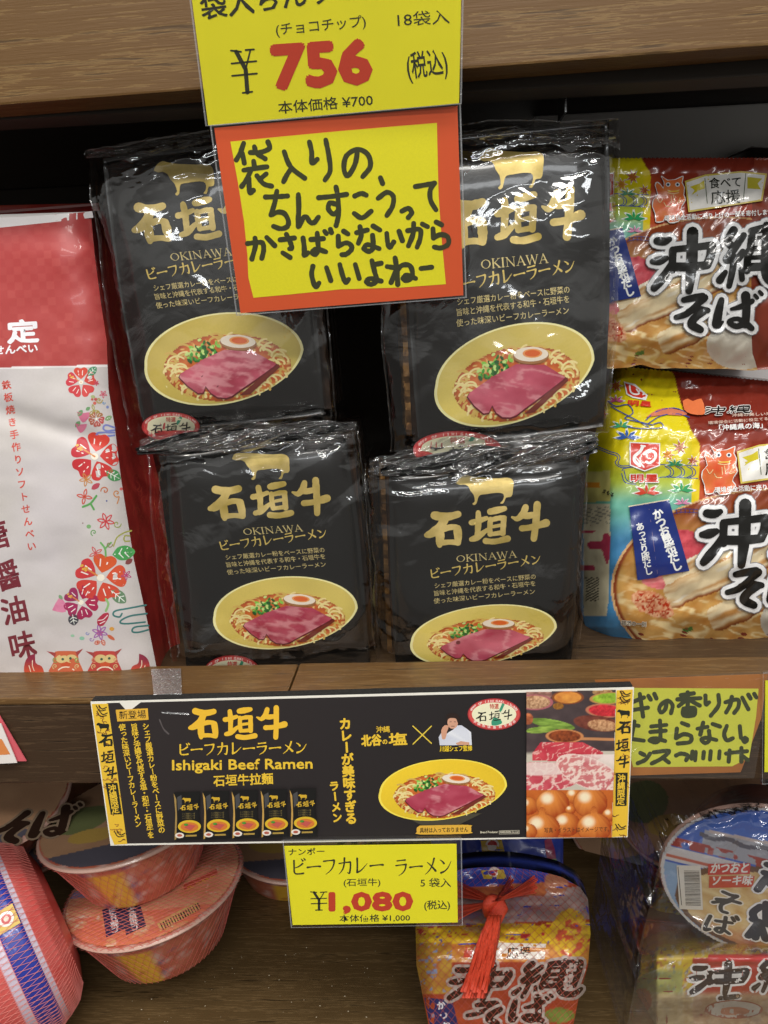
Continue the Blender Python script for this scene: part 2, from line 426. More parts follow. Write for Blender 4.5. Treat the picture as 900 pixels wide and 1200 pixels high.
# ------------------------------------------------------------------ lettering drawn stroke by stroke
# brush characters of the black noodle packs (units: 5 per pixel of the reference pack)
BRUSH = [
 [(146, 320, 48), (190, 328, 46), (235, 326, 44), (284, 313, 38)], [(208, 338, 44), (178, 388, 50), (132, 424, 48), (98, 436, 28)],
 [(178, 424, 48), (178, 470, 46), (176, 494, 30)], [(190, 405, 30), (232, 390, 34), (275, 388, 28)], [(280, 398, 44), (284, 440, 44), (284, 478, 34)],
 [(190, 480, 32), (240, 476, 28), (284, 480, 32)],
 [(362, 362, 34), (400, 354, 34), (450, 336, 26)], [(402, 304, 32), (404, 350, 36), (400, 400, 34), (395, 445, 32)], [(362, 460, 30), (398, 448, 36), (440, 415, 28), (468, 397, 20)],
 [(472, 298, 38), (510, 290, 42), (556, 280, 32)], [(474, 342, 30), (470, 390, 30), (472, 430, 30)], [(480, 346, 26), (520, 336, 30), (556, 333, 28)],
 [(552, 338, 32), (549, 380, 34), (546, 426, 32)], [(490, 386, 20), (530, 378, 20)], [(478, 430, 24), (545, 420, 28)], [(446, 470, 36), (500, 473, 34), (575, 456, 38)],
 [(680, 272, 34), (664, 310, 38), (632, 340, 30), (600, 330, 12)], [(650, 322, 28), (695, 322, 36), (752, 308, 24)], [(748, 256, 38), (744, 310, 40), (738, 380, 36), (728, 456, 36)],
 [(658, 396, 36), (720, 388, 34), (800, 364, 46)]]
SEKI, GAKI, GYU = BRUSH[:6], BRUSH[6:16], BRUSH[16:]
COW = [(272, 132), (280, 118), (300, 98), (330, 84), (352, 88), (400, 97), (450, 99), (520, 102), (570, 98), (600, 108), (610, 130), (606, 165), (602, 198), (590, 212), (566, 215),
       (556, 236), (546, 251), (530, 248), (546, 232), (553, 206), (542, 190), (500, 188), (450, 195), (415, 200), (402, 216), (392, 250), (376, 259), (368, 250), (382, 238), (376, 200), (356, 176), (345, 150), (320, 138), (295, 141)]
KATA = {
 'ビ': [[(24, 12, 11), (23, 50, 10), (24, 76, 10), (34, 86, 9), (60, 87, 9), (84, 84, 11)], [(80, 30, 11), (56, 45, 8), (26, 54, 5)], [(72, 4, 5), (82, 15, 10)], [(88, 0, 5), (97, 10, 10)]],
 'ー': [[(8, 52, 13), (30, 50, 8), (70, 47, 8), (92, 48, 13)]],
 'フ': [[(12, 20, 10), (50, 17, 7), (80, 15, 12)], [(82, 16, 12), (77, 42, 9), (58, 70, 7), (24, 94, 3)]],
 'カ': [[(10, 34, 9), (50, 30, 7), (84, 28, 11)], [(85, 28, 10), (84, 60, 10), (76, 90, 10), (62, 84, 3)], [(46, 5, 12), (44, 35, 10), (32, 68, 8), (8, 94, 3)]],
 'レ': [[(26, 8, 12), (26, 50, 10), (24, 86, 12)], [(24, 87, 11), (52, 74, 8), (92, 38, 3)]],
 'ラ': [[(22, 14, 9), (50, 12, 7), (78, 10, 11)], [(12, 40, 9), (50, 37, 7), (84, 35, 12)], [(84, 36, 11), (76, 62, 9), (58, 82, 7), (30, 97, 3)]],
 'メ': [[(76, 6, 12), (62, 42, 9), (38, 74, 7), (10, 94, 3)], [(28, 28, 5), (52, 46, 9), (84, 76, 14)]],
 'ン': [[(14, 16, 5), (30, 25, 9), (40, 36, 13)], [(92, 24, 3), (70, 58, 7), (46, 78, 9), (18, 88, 13)]],
}
def katakana(art, s, p0, p1, size, col, mul=1.0):
    """mincho-like katakana, p0 = baseline start, p1 = baseline end"""
    T0 = art.T.copy(); p0 = np.array(p0, float); p1 = np.array(p1, float); d = p1 - p0; l = np.hypot(*d); ex = d / l
    adv = l / len(s); ey = np.array([-ex[1], ex[0]])
    for i, ch in enumerate(s):
        if ch == ' ': continue
        o = p0 + ex * adv * i - ey * size
        M2 = np.array([[ex[0] * adv * .96 / 100, ey[0] * size / 100, o[0]], [ex[1] * adv * .96 / 100, ey[1] * size / 100, o[1]]])
        A3 = np.vstack([M2, [0, 0, 1]]); art.T = np.vstack([T0, [0, 0, 1]])[:2] @ A3
        art.brush(KATA[ch], 8, col, wmul=mul)
    art.T = T0
OKI = {  # serif capitals
 'O': (104, [[(50, 4, 4), (20, 20, 9), (8, 50, 13), (20, 80, 9), (50, 96, 4), (80, 80, 9), (92, 50, 13), (80, 20, 9), (50, 4, 4)]]),
 'K': (96, [[(20, 2, 13), (20, 98, 13)], [(6, 2, 4), (36, 2, 4)], [(6, 98, 4), (36, 98, 4)], [(80, 2, 4), (28, 52, 5)], [(36, 44, 10), (84, 98, 13)], [(64, 2, 4), (92, 2, 4)], [(66, 98, 4), (98, 98, 4)]]),
 'I': (48, [[(22, 2, 13), (22, 98, 13)], [(8, 2, 4), (38, 2, 4)], [(8, 98, 4), (38, 98, 4)]]),
 'N': (108, [[(18, 2, 5), (18, 98, 5)], [(14, 2, 8), (86, 98, 13)], [(86, 2, 5), (86, 98, 5)], [(4, 2, 4), (26, 2, 4)], [(6, 98, 4), (32, 98, 4)], [(74, 2, 4), (98, 2, 4)]]),
 'A': (98, [[(48, 2, 5), (14, 98, 5)], [(48, 2, 10), (84, 98, 13)], [(26, 64, 5), (68, 64, 5)], [(2, 98, 4), (28, 98, 4)], [(68, 98, 4), (98, 98, 4)]]),
 'W': (130, [[(12, 2, 12), (40, 98, 10)], [(66, 2, 5), (40, 98, 5)], [(62, 2, 12), (92, 98, 10)], [(118, 2, 5), (92, 98, 5)], [(2, 2, 4), (28, 2, 4)], [(106, 2, 4), (128, 2, 4)]]),
}
def serif(art, s, p0, p1, size, col, mul=1.0):
    T0 = art.T.copy(); p0 = np.array(p0, float); p1 = np.array(p1, float); d = p1 - p0; l = np.hypot(*d); ex = d / l; ey = np.array([-ex[1], ex[0]])
    tot = sum(OKI[c][0] for c in s); k = l / tot; a = 0
    for ch in s:
        o = p0 + ex * a * k - ey * size
        art.T = np.vstack([T0, [0, 0, 1]])[:2] @ np.array([[ex[0] * k, ey[0] * size / 100, o[0]], [ex[1] * k, ey[1] * size / 100, o[1]], [0, 0, 1]])
        art.brush(OKI[ch][1], 8, col, smooth=3 if ch == 'O' else 1, cap=6, wmul=mul); a += OKI[ch][0]
    art.T = T0

# 'okinawa soba' brush logo of the orange noodle packs (units 6.2069 per pixel, origin at pixel 755,240 of the photograph for the upper pack)
SOBA = [
 [(95, 262, 60), (145, 266, 62), (185, 250, 40)], [(62, 412, 46), (110, 405, 70), (158, 388, 46)], [(72, 606, 56), (115, 555, 70), (160, 495, 60), (205, 425, 56)],
 [(208, 335, 60), (206, 400, 56), (206, 470, 60)], [(205, 325, 46), (330, 312, 50), (495, 292, 56)], [(492, 310, 72), (480, 380, 66), (456, 436, 66)], [(205, 450, 66), (330, 450, 66), (460, 438, 60)],
 [(352, 200, 88), (350, 300, 84), (345, 440, 84), (326, 625, 56)],
 [(650, 185, 66), (606, 262, 56), (640, 300, 60)], [(724, 222, 50), (660, 310, 60), (600, 395, 60)], [(600, 404, 50), (680, 390, 60), (716, 340, 46)], [(655, 380, 52), (642, 480, 50), (618, 590, 44)],
 [(590, 490, 40), (550, 548, 60)], [(704, 470, 40), (712, 540, 44)],
 [(780, 190, 54), (880, 170, 60), (1010, 168, 60)], [(785, 190, 54), (776, 290, 54), (770, 345, 54)], [(1010, 168, 60), (1008, 290, 60), (990, 440, 60)], [(780, 242, 26), (1000, 226, 26)], [(770, 320, 40), (1000, 300, 40)],
 [(760, 340, 60), (752, 400, 56), (748, 475, 60)], [(755, 385, 34), (1000, 372, 34)], [(750, 452, 62), (990, 446, 60)], [(890, 150, 60), (884, 300, 60), (880, 460, 66), (910, 545, 70), (1000, 556, 66), (1050, 490, 40)],
 [(288, 692, 44), (350, 678, 54), (425, 664, 52)], [(438, 676, 60), (380, 730, 48), (310, 792, 50), (232, 818, 40)], [(320, 776, 44), (380, 760, 56), (462, 768, 44)], [(440, 772, 50), (370, 820, 60), (345, 870, 66), (410, 908, 54)],
 [(562, 692, 46), (540, 780, 64), (526, 868, 70)], [(540, 880, 44), (572, 850, 18)], [(636, 758, 26), (710, 738, 44), (786, 700, 40)], [(738, 660, 70), (744, 760, 62), (736, 870, 60)],
 [(734, 862, 50), (670, 884, 44), (618, 850, 40), (680, 828, 34), (745, 868, 50), (782, 898, 44)], [(806, 658, 28), (822, 676, 30)], [(840, 632, 28), (856, 650, 30)]]

def conv(strokes, ox, oy, sc):
    return [[(ox + p[0] / sc, oy + p[1] / sc) for p in st] for st in strokes]
def A_(s): return conv(s, 270, 150, 6.4286)
def B_(s): return conv(s, 390, 190, 6.0)
def C_(s): return conv(s, 280, 250, 6.923)
def D_(s): return conv(s, 400, 240, 6.4286)
HAND = (A_([[(100, 115), (75, 185), (45, 240)], [(90, 190), (105, 265)], [(150, 185), (230, 182), (295, 152), (283, 105)], [(180, 140), (200, 190), (262, 232)],
            [(175, 250), (180, 285)], [(100, 318), (180, 305), (275, 292)], [(155, 320), (120, 390), (85, 440)], [(140, 380), (145, 485), (172, 470)], [(200, 360), (250, 420), (310, 438)], [(270, 345), (235, 375)],
            [(405, 178), (435, 260), (475, 315), (560, 378)], [(455, 310), (425, 355), (400, 405)], [(595, 105), (612, 180), (615, 262), (655, 235)], [(718, 90), (740, 200), (752, 320), (712, 392)],
            [(265, 520), (345, 518), (430, 512)], [(350, 475), (335, 560), (305, 655)], [(665, 525), (770, 515), (875, 500)], [(800, 575), (750, 565), (738, 610), (778, 650), (815, 620)]])
        + conv([[(838, 352), (832, 385), (815, 412), (806, 395), (812, 365), (838, 350), (862, 362), (868, 390), (850, 414)]], 0, 0, 2)
        + [[(317.4, 251.9), (326, 248.5), (333.5, 250.5), (338, 259), (336.5, 265.5), (329, 268), (320.5, 265.2)],
           [(349.6, 227.8), (350.1, 243.3), (349.6, 265.5), (355.1, 255.8), (359.4, 254.3), (363, 260), (368.1, 260.8), (373.2, 254.3)],
           [(393.7, 219.2), (396, 230.9), (396.8, 249.6), (395.5, 258), (393.8, 264.4)]]
        + B_([[(155, 238), (200, 220), (235, 232)], [(150, 360), (205, 392), (270, 345)], [(335, 110), (350, 150)], [(318, 255), (380, 212), (425, 240), (420, 310), (380, 375)],
              [(485, 345), (530, 325), (555, 355), (530, 390)], [(580, 172), (650, 160), (715, 148)], [(710, 155), (685, 200), (688, 270), (725, 335)]])
        + C_([[(70, 245), (130, 238), (190, 240), (200, 300), (185, 365)], [(130, 200), (135, 260), (105, 370)], [(225, 195), (290, 262)], [(335, 215), (450, 200)], [(385, 170), (415, 230), (428, 280), (410, 288)],
              [(355, 320), (415, 358)], [(520, 200), (530, 280), (530, 340), (560, 320)], [(585, 212), (685, 205)], [(635, 160), (640, 240), (645, 290), (620, 335), (595, 315), (630, 290), (705, 312)],
              [(695, 145), (710, 165)], [(742, 130), (750, 155)], [(600, 430), (590, 500), (620, 595), (650, 565)], [(710, 440), (745, 545)], [(818, 415), (840, 500), (865, 560), (890, 535)]])
        + [[(402.8, 271), (407.8, 274.2)], [(396.3, 276.7), (396.7, 288.3)], [(396.9, 288.3), (404.2, 284.8), (409.8, 285.9), (412.4, 291.3), (406.2, 297.6), (400.6, 298.4)]]
        + D_([[(115, 210), (195, 190)], [(140, 165), (150, 230), (128, 290)], [(240, 160), (290, 190)], [(235, 230), (240, 320), (210, 350), (170, 330), (200, 300), (285, 330)],
              [(342, 215), (350, 290), (365, 320), (395, 280)], [(435, 200), (460, 270)], [(500, 195), (590, 185), (595, 250), (570, 320)], [(545, 140), (540, 220), (505, 310)], [(610, 145), (650, 165)],
              [(715, 130), (755, 150)], [(690, 180), (695, 250)], [(695, 250), (745, 225), (800, 240), (806, 295), (750, 325), (700, 318)], [(105, 450), (135, 555)],
              [(230, 420), (250, 500), (265, 570), (225, 600), (190, 580), (220, 555), (300, 575)], [(250, 450), (300, 440)], [(405, 400), (420, 500), (425, 600)], [(345, 465), (390, 472), (420, 470), (375, 585)],
              [(405, 520), (450, 460), (510, 455), (535, 500), (530, 550), (490, 570), (465, 555), (495, 530), (560, 555)], [(600, 480), (680, 470)]]))
RIGHT_SIGN = conv([[(60, 120), (130, 92)], [(60, 170), (155, 155)], [(105, 70), (125, 210)], [(158, 82), (172, 105)], [(195, 70), (208, 98)],
    [(272, 120), (262, 165), (238, 185), (225, 165), (238, 135), (278, 112), (308, 140), (298, 190)],
    [(360, 78), (440, 66)], [(402, 60), (402, 150)], [(338, 104), (482, 96)], [(392, 108), (345, 146)], [(412, 108), (476, 142)], [(375, 160), (376, 202), (440, 202), (442, 158), (378, 160)], [(382, 181), (436, 181)],
    [(512, 80), (515, 135), (535, 122)], [(592, 76), (594, 140), (545, 205)], [(635, 122), (712, 105), (716, 150), (690, 188)], [(676, 88), (665, 140), (640, 185)], [(740, 92), (778, 165)], [(778, 75), (792, 98)], [(815, 70), (828, 92)],
    [(60, 262), (98, 268)], [(60, 350), (130, 360)], [(72, 240), (50, 350)], [(175, 272), (270, 262)], [(170, 306), (265, 298)], [(230, 235), (232, 340), (205, 370), (165, 358), (200, 345), (262, 362)],
    [(365, 250), (405, 265)], [(335, 285), (328, 345)], [(330, 345), (375, 320), (422, 332), (415, 368), (340, 378)], [(462, 286), (525, 274)], [(498, 248), (480, 322)], [(556, 256), (602, 272)],
    [(534, 300), (537, 355), (510, 375), (488, 352), (520, 342), (580, 356)], [(645, 268), (628, 320), (645, 358), (682, 345)], [(725, 270), (732, 342)], [(757, 342), (745, 356), (757, 368), (770, 354), (757, 342)],
    [(108, 436), (132, 448)], [(92, 500), (140, 478), (168, 440)], [(190, 432), (286, 424), (240, 470), (178, 502)], [(245, 465), (285, 495)], [(330, 452), (360, 440), (402, 452), (392, 482)], [(432, 428), (426, 472)], [(452, 430), (448, 482)],
    [(502, 430), (498, 470)], [(545, 425), (540, 478)], [(600, 425), (596, 470)], [(640, 440), (690, 432)], [(662, 420), (656, 490)], [(700, 432), (770, 425)], [(735, 405), (735, 490)], [(735, 450), (775, 480)]], 730, 800, 5.294)

# ------------------------------------------------------------------ the printed ramen bowl (local units: 4.737 per pixel)
def bowl_art(art, T, warm=0.0):
    """bowl of noodles with sliced beef; T maps local bowl units to the art's units"""
    T0 = art.T.copy(); art.T = np.vstack([T0, [0, 0, 1]])[:2] @ np.vstack([T, [0, 0, 1]])
    rim, inn = L('#f8f0b0'), L('#cdb24c'); out = L('#e0ca68')
    if warm: rim, inn, out = L('#ffe95a'), L('#eab41e'), L('#f0cc30')
    n = 64; a = np.linspace(0, 2 * math.pi, n, endpoint=False)
    def ring(k, dx=0, dy=0, flat=1.0):
        x = 449 + 400 * k * np.cos(a); y = 222 + 196 * k * flat * np.sin(a) - 0.05 * (400 * k * np.cos(a)) + 12 * np.sin(a) ** 2 * (np.sin(a) > 0)
        x = x - 55 * (np.sin(a)) * (np.sin(a) > 0) * k
        return np.stack([x + dx, y + dy], 1)
    art.poly(ring(1.0), tuple(int(255 * (c ** (1 / 2.2))) for c in rim)); art.up()
    def inner(x, y):
        t = sstep(28, 250, y); g = fbm(x / 90, y / 60, 3)
        c = mixc(out * 1.05, inn, np.clip(abs(x - 470) / 420, 0, 1) ** 1.4)
        c = mixc(c, rim, 0.55 * (1 - sstep(20, 100, y)) + 0.4 * sstep(640, 760, x) * (1 - sstep(150, 330, y)))
        return c * (0.78 + 0.35 * g)[:, None]
    art.poly(ring(0.965), inner); art.up()
    # broth with noodles
    sx, sy, srx, sry = 462, 268, 322, 152
    cold = L('#c4501c'); cold2 = L('#e2843a')
    def broth(x, y):
        r = np.hypot((x - sx) / srx, (y - sy) / sry)
        u = ((x - 449 + 55 * np.clip((y - 222) / 200, 0, 1)) / 386); v = (y - 222 + 0.05 * (x - 449)) / 199
        keep = (r < 1) & (u * u + v * v < 1)
        c = mixc(cold, cold2, fbm(x / 45, y / 25, 5) * 1.3 - 0.2)
        c = mixc(c, L('#8e3410'), 0.6 * sstep(0.86, 1.0, r))
        n_ = ridge(x / 60 + 0.8 * fbm(x / 60, y / 60, 2), y / 34, 9, 2)
        c = mixc(c, L('#f0d080'), sstep(0.80, 0.92, n_) * sstep(0.42, 0.62, r))
        return c, keep
    art.img(sx - srx, sy - sry, sx + srx, sy + sry, 5.2, broth); art.up()
    r2 = np.random.RandomState(4); curls = []; curls2 = []
    for i in range(120):
        th = r2.rand() * 2 * math.pi; rr = 0.70 + 0.24 * r2.rand()
        cx, cy = sx + srx * rr * math.cos(th), sy + sry * rr * math.sin(th)
        if cy > 222 + 185 * math.sqrt(max(0, 1 - ((cx - 430) / 370) ** 2)): continue
        if 260 < cx < 400 and cy < 240: continue
        w = 24 + 16 * r2.rand(); ph = r2.rand() * 6.28; st = []
        for k in range(7):
            q = ph + k * 0.62; st.append((cx + w * (k - 3) * 0.22 + w * 0.5 * math.cos(q), cy + w * 0.42 * math.sin(q), 8.5))
        (curls if i % 2 else curls2).append(st)
    art.brush(curls2, 10, '#d9b45c', smooth=3, cap=6, wmul=1.1); art.up()
    art.brush(curls, 10, '#f3e09a', smooth=3, cap=6, wmul=1.05); art.up()
    # scallions
    greens = ['#2f7a2a', '#4fa63a', '#8fcf4e', '#1f5a22', '#cfe88a']
    for i in range(85):
        x = 350 + 52 * r2.randn() * 0.9; y = 196 + 24 * r2.randn() - (x - 350) * 0.1
        if not (250 < x < 450): continue
        art.ell(x, y, 8 + 7 * r2.rand(), 5 + 4 * r2.rand(), greens[r2.randint(5)], n=7, rot=r2.rand() * 3)
        art.up(0.12)
    art.up()
    # beef, the lower slice and the upper slice
    art.poly([(505, 392), (700, 268), (716, 262), (722, 275), (560, 388)], '#7a2f22'); art.up()
    pk, pk2 = L('#d8687c'), L('#a83048')
    def beef(x, y):
        m = ridge(x / 26 + y / 40, y / 9 - x / 40, 21, 3)
        c = mixc(pk2, pk, fbm(x / 34, y / 20, 8) * 1.8 - 0.4)
        return mixc(c, L('#eaa6aa'), 0.55 * sstep(0.62, 0.85, m))
    art.poly([(210, 302), (222, 286), (345, 228), (455, 190), (540, 202), (600, 204), (712, 262), (700, 276), (600, 330), (512, 376), (470, 400), (440, 407), (395, 402), (362, 382), (342, 352), (330, 378), (300, 380), (250, 345)],
             '#6e1e26'); art.up()
    art.cell, c0 = 1.3, art.cell
    art.poly([(216, 300), (226, 284), (345, 226), (455, 188), (540, 198), (600, 202), (706, 260), (690, 272), (600, 322), (512, 368), (470, 392), (440, 400), (398, 396), (366, 376), (342, 344), (328, 372), (302, 374), (254, 340)], beef)
    art.cell = c0; art.up()
    # boiled egg half
    art.ell(526, 160, 92, 34, '#a87444', rot=0.08); art.up()
    art.ell(526, 154, 88, 29, '#f4e6d2', rot=0.08); art.up(); art.ell(533, 151, 50, 18, '#f0a05a', rot=0.08); art.up()
    art.ell(533, 151, 39, 13, '#e2662a', rot=0.08)
    art.T = T0; art.up()
BL = [(50, 235), (848, 210), (532, 150), (215, 290), (712, 262), (440, 403), (455, 190)]

def seal_art(art, cx, cy, rx, ry, full=True, rot=0.0):
    art.ell(cx, cy, rx, ry, '#b5363a', n=40, rot=rot); art.up()
    art.ell(cx, cy, rx * 0.96, ry * 0.93, '#d9534f', n=40, rot=rot); art.up()
    art.ell(cx, cy, rx * 0.84, ry * 0.74, '#f4f0cc', n=40, rot=rot); art.up()
    art.poly([(cx + rx * .32, cy - ry * .72), (cx + rx * .40, cy - ry * .62), (cx + rx * .30, cy - ry * .25), (cx + rx * .22, cy - ry * .1), (cx + rx * .20, cy - ry * .3)], '#3f9a78')
    art.poly([(cx + rx * .0, cy + ry * .2), (cx + rx * .25, cy + ry * .35), (cx + rx * .28, cy + ry * .6), (cx - rx * .05, cy + ry * .72), (cx - rx * .1, cy + ry * .45)], '#3f9a78', 3); art.up()
    art.text('特選', (cx - rx * .16, cy - ry * .36), (cx + rx * .17, cy - ry * .36), ry * .36, '#cc3b36', bold=.02)
    n = 0
    for t, r0, a0, a1, sgn in (('BEEF OF ISHIGAKI ISLAND', .86, 200, 340, 1), ('沖縄石垣島和牛組合', .87, 145, 35, -1)):
        for i, ch in enumerate(t):
            an = math.radians(a0 + (a1 - a0) * i / (len(t) - 1)); x = cx + rx * .90 * math.cos(an); y = cy + ry * (.83) * math.sin(an) + (ry * .06 if sgn > 0 else ry * .06)
            if ch != ' ': art.text(ch, (x - ry * .06, y), -math.atan2(ry * math.cos(an) * sgn, -rx * math.sin(an) * sgn) if 0 else 0.0, ry * .2, '#ffe9e0', bold=.03)
    k, ky = rx * 1.4 / 735, .78 * ry / 255
    T0 = art.T.copy(); art.T = np.vstack([T0, [0, 0, 1]])[:2] @ np.array([[k, 0, cx - rx * .7 - 85 * k], [0, ky, cy + ry * .1 - 383 * ky], [0, 0, 1]])
    art.brush(SEKI + GAKI + GYU, 30, '#1a1a1a', wmul=0.62, smooth=2, cap=8); art.T = T0; art.up()

# ================================================================== THE SHELVING
Zlip = CAMZ - 0.2131
wood_up = wood_mat('wood_upper', '#4a3418', '#614522', '#7c6038', rough=0.5)
wood_lip = wood_mat('wood_lip', '#46331e', '#664a2a', '#8a6a42', rough=0.4)
wood_in = wood_mat('wood_inside', '#2f2419', '#4c3a29', '#6a543b', rough=0.5)
wood_low = wood_mat('wood_low', '#3c2e1a', '#5c482c', '#7c6442', rough=0.5)
m_dark = plain_mat('dark_board', '#332c24', 0.7)
m_grey = plain_mat('grey_panel', '#f2f2f0', 0.6, var=0.06, nscale=15)
m_metal = plain_mat('zinc', '#b9bdbf', 0.25, metallic=1.0, bump=0.2)
shelf = thing('shelving_unit', (0, 0.45, CAMZ - 0.56), 'brown wood-grain shop shelving holding all the noodle packs and cards', 'shelf')
def board(name, x0, x1, y0, y1, z0, z1, mat, rot=0.0, bev=0.0012):
    o = box(name, (x0, y0, z0), (x1, y1, z1), mat, shelf, bev); return o
# upper board: front fascia, slightly tilted as it hangs
zu0 = W(450, 88, 0.43)[2]
b = board('fascia_board', -0.75, 0.75, 0.430, 0.452, zu0, zu0 + 0.12, wood_up)
b.rotation_euler = (0, -math.radians(0.9), 0); b.location.z += 0.0
board('shelf_board', -0.75, 0.75, 0.452, 0.86, zu0 + 0.028, zu0 + 0.05, m_dark)
board('ledge_strip', -0.75, 0.75, 0.4535, 0.475, zu0 - 0.004, zu0 + 0.027, m_dark)
# shelf with two lip planks
jx = W(343, 800, 0.45)[0]
board('lip_plank', -0.75, jx - 0.0006, 0.4305, 0.4765, Zlip - 0.0045, Zlip, wood_lip)
board('lip_plank', jx + 0.0006, 0.75, 0.4303, 0.4763, Zlip - 0.0045, Zlip + 0.0006, wood_lip)
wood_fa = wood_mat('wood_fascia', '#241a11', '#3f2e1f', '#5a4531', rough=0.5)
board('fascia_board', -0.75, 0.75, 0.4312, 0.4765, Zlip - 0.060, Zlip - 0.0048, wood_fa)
board('shelf_board', -0.75, 0.75, 0.477, 0.86, Zlip - 0.030, Zlip - 0.008, wood_in)
board('shelf_board', -0.75, 0.75, 0.30, 0.90, CAMZ - 0.55, CAMZ - 0.53, wood_low)
bx = W(240, 1100, 0.62)[0]
bxp = W(625, 140, 0.635)[0]
board('back_panel', -0.75, bxp, 0.80, 0.82, CAMZ - 0.53, zu0 + 0.027, m_dark)
board('side_panel', bxp + .0005, 0.75, 0.635, 0.645, Zlip - 0.0075, zu0 + 0.027, m_grey)
board('back_panel', 0.0905, 0.75, 0.80, 0.82, CAMZ - 0.53, Zlip - 0.031, m_dark)
# zinc bracket with its screw under the upper board
P = W(700, 92, 0.475)
bk = box('bracket', (P[0] - 0.016, 0.476, P[2] - 0.0005), (P[0] + 0.018, 0.500, P[2] + 0.0010), m_metal, shelf, 0.0004)
box('bracket_flange', (P[0] - 0.0175, 0.476, P[2] - 0.016), (P[0] - 0.0162, 0.500, P[2] + 0.001), m_metal, bk, 0.0003)
bm = bmesh.new(); r = bmesh.ops.create_uvsphere(bm, u_segments=14, v_segments=8, radius=0.0042)
for v in bm.verts: v.co = Vector((P[0] + 0.003 + v.co.x, 0.484 + v.co.y, P[2] - 0.001 + v.co.z * 0.6))
me = bpy.data.meshes.new('screw'); bm.to_mesh(me); bm.free(); link('screw', me, m_metal, bk, True)

# ================================================================== BLACK NOODLE PACKS
m_black = plain_mat('black_foil', '#131312', 0.26, coat=0.55, bump=0.3, bscale=22, var=0.3, nscale=20)
m_goldp = print_mat('gold_print', rough=0.36, metallic=0.4, grain=0.12)
m_print = print_mat('print_gloss', rough=0.35, coat=0.35)
m_paper = print_mat('print_paper', rough=0.55)
m_film = film_mat('clear_film', rough=0.07, gain=1.0, base=0.02, bumps=0.22, bscale=28, fine=0.35)
m_filmc = film_mat('crumpled_film', rough=0.13, gain=1.3, base=0.05, bumps=0.35, bscale=45, fine=0.35)
m_side = plain_mat('brown_foil', '#6a4a34', 0.3, metallic=0.3, bump=0.8, bscale=60, col2='#1c130e', nscale=70)
m_fin = plain_mat('gold_fin', '#b98a4e', 0.3, metallic=0.7, bump=0.8, bscale=150, col2='#5e3c20', nscale=120)

REFZ = lambda x, y: (480 + x / 5, 540 + y / 5)
LET4 = dict(tip=(496, 622), ush=(644, 614), okl=(534, 659), okr=(606, 654), leg=(557, 590.5), kl=(503, 676), kr=(636, 652), k1=(550.5, 638), k2=(599, 595))

def bilin(c, u, v):
    c = np.asarray(c, float); u = np.asarray(u)[..., None]; v = np.asarray(v)[..., None]
    return (c[0] * (1 - u) + c[1] * u) * (1 - v) + (c[3] * (1 - u) + c[2] * u) * v
def inv_bilin(c, x, y):
    c = np.asarray(c, float); u = np.full(np.shape(x), .5); v = np.full(np.shape(x), .5); T = np.stack([x, y], -1)
    for _ in range(6):
        f = bilin(c, u, v) - T
        du = (c[1] - c[0]) * (1 - v)[..., None] + (c[2] - c[3]) * v[..., None]; dv = (c[3] - c[0]) * (1 - u)[..., None] + (c[2] - c[1]) * u[..., None]
        det = du[..., 0] * dv[..., 1] - du[..., 1] * dv[..., 0]
        u = u - (f[..., 0] * dv[..., 1] - f[..., 1] * dv[..., 0]) / det; v = v - (du[..., 0] * f[..., 1] - du[..., 1] * f[..., 0]) / det
    return u, v
def pillow(corners, Y0, bulge, pw=6, seed=0, wr=0.0030):
    def Yf(x, y):
        u, v = inv_bilin(corners, np.asarray(x, float), np.asarray(y, float)); u = np.clip(u, -0.02, 1.02); v = np.clip(v, -0.02, 1.02)
        b = bulge * (1 - np.abs(2 * u - 1) ** pw) * (1 - np.abs(2 * v - 1) ** pw)
        cr_ = np.exp(-((u * .9 + v * .5 - .35 - .1 * (seed % 5)) / .05) ** 2) - np.exp(-((v - .55 * u - .62) / .04) ** 2) * .8
        return Y0 - b - wr * (fbm(u * 2.6 + seed, v * 3.0, seed, 2) - 0.5) - .0005 * cr_ - .0012 * np.sin(v * 40 + 3 * u) * (1 - sstep(0, .10, v))
    return Yf
def shell(name, fn, nu, nv, back, mat, parent, smooth=True, inset=0.0):
    """fn(u, v) -> front points (grid); closed with sides going `back` metres away and a back sheet"""
    U, V = np.meshgrid(np.linspace(0, 1, nu), np.linspace(0, 1, nv)); P = fn(U.ravel(), V.ravel()); idx = np.arange(nu * nv).reshape(nv, nu)
    F = [tuple(q) for q in np.stack([idx[:-1, :-1], idx[1:, :-1], idx[1:, 1:], idx[:-1, 1:]], -1).reshape(-1, 4)]
    loop = list(idx[0, :]) + list(idx[1:, -1]) + list(idx[-1, -2::-1]) + list(idx[-2:0:-1, 0])
    R = P[loop]; c = R.mean(0); m = len(loop); VV = [P]; base = nu * nv
    for k, (fr, ins) in enumerate(((0.5, inset * 0.3), (1.0, inset))):
        Q = R + np.array([0, back * fr, 0]); Q[:, [0, 2]] += (c[[0, 2]] - Q[:, [0, 2]]) * ins; VV.append(Q)
    for k in range(2):
        a = loop if k == 0 else [base + i for i in range(m)]; b_ = [base + k * m + i for i in range(m)]
        F += [(a[(i + 1) % m], a[i], b_[i], b_[(i + 1) % m]) for i in range(m)]
    VV.append((c + np.array([0, back, 0]))[None]); ce = base + 2 * m
    F += [(base + m + (i + 1) % m, base + m + i, ce) for i in range(m)]
    return link(name, mesh_of(name, np.vstack(VV), F), mat, parent, smooth)

def lum_noise(P, sc, seed): return np.array([mnoise.noise(Vector(p * sc) + Vector((seed, seed * 1.7, 0))) for p in P])

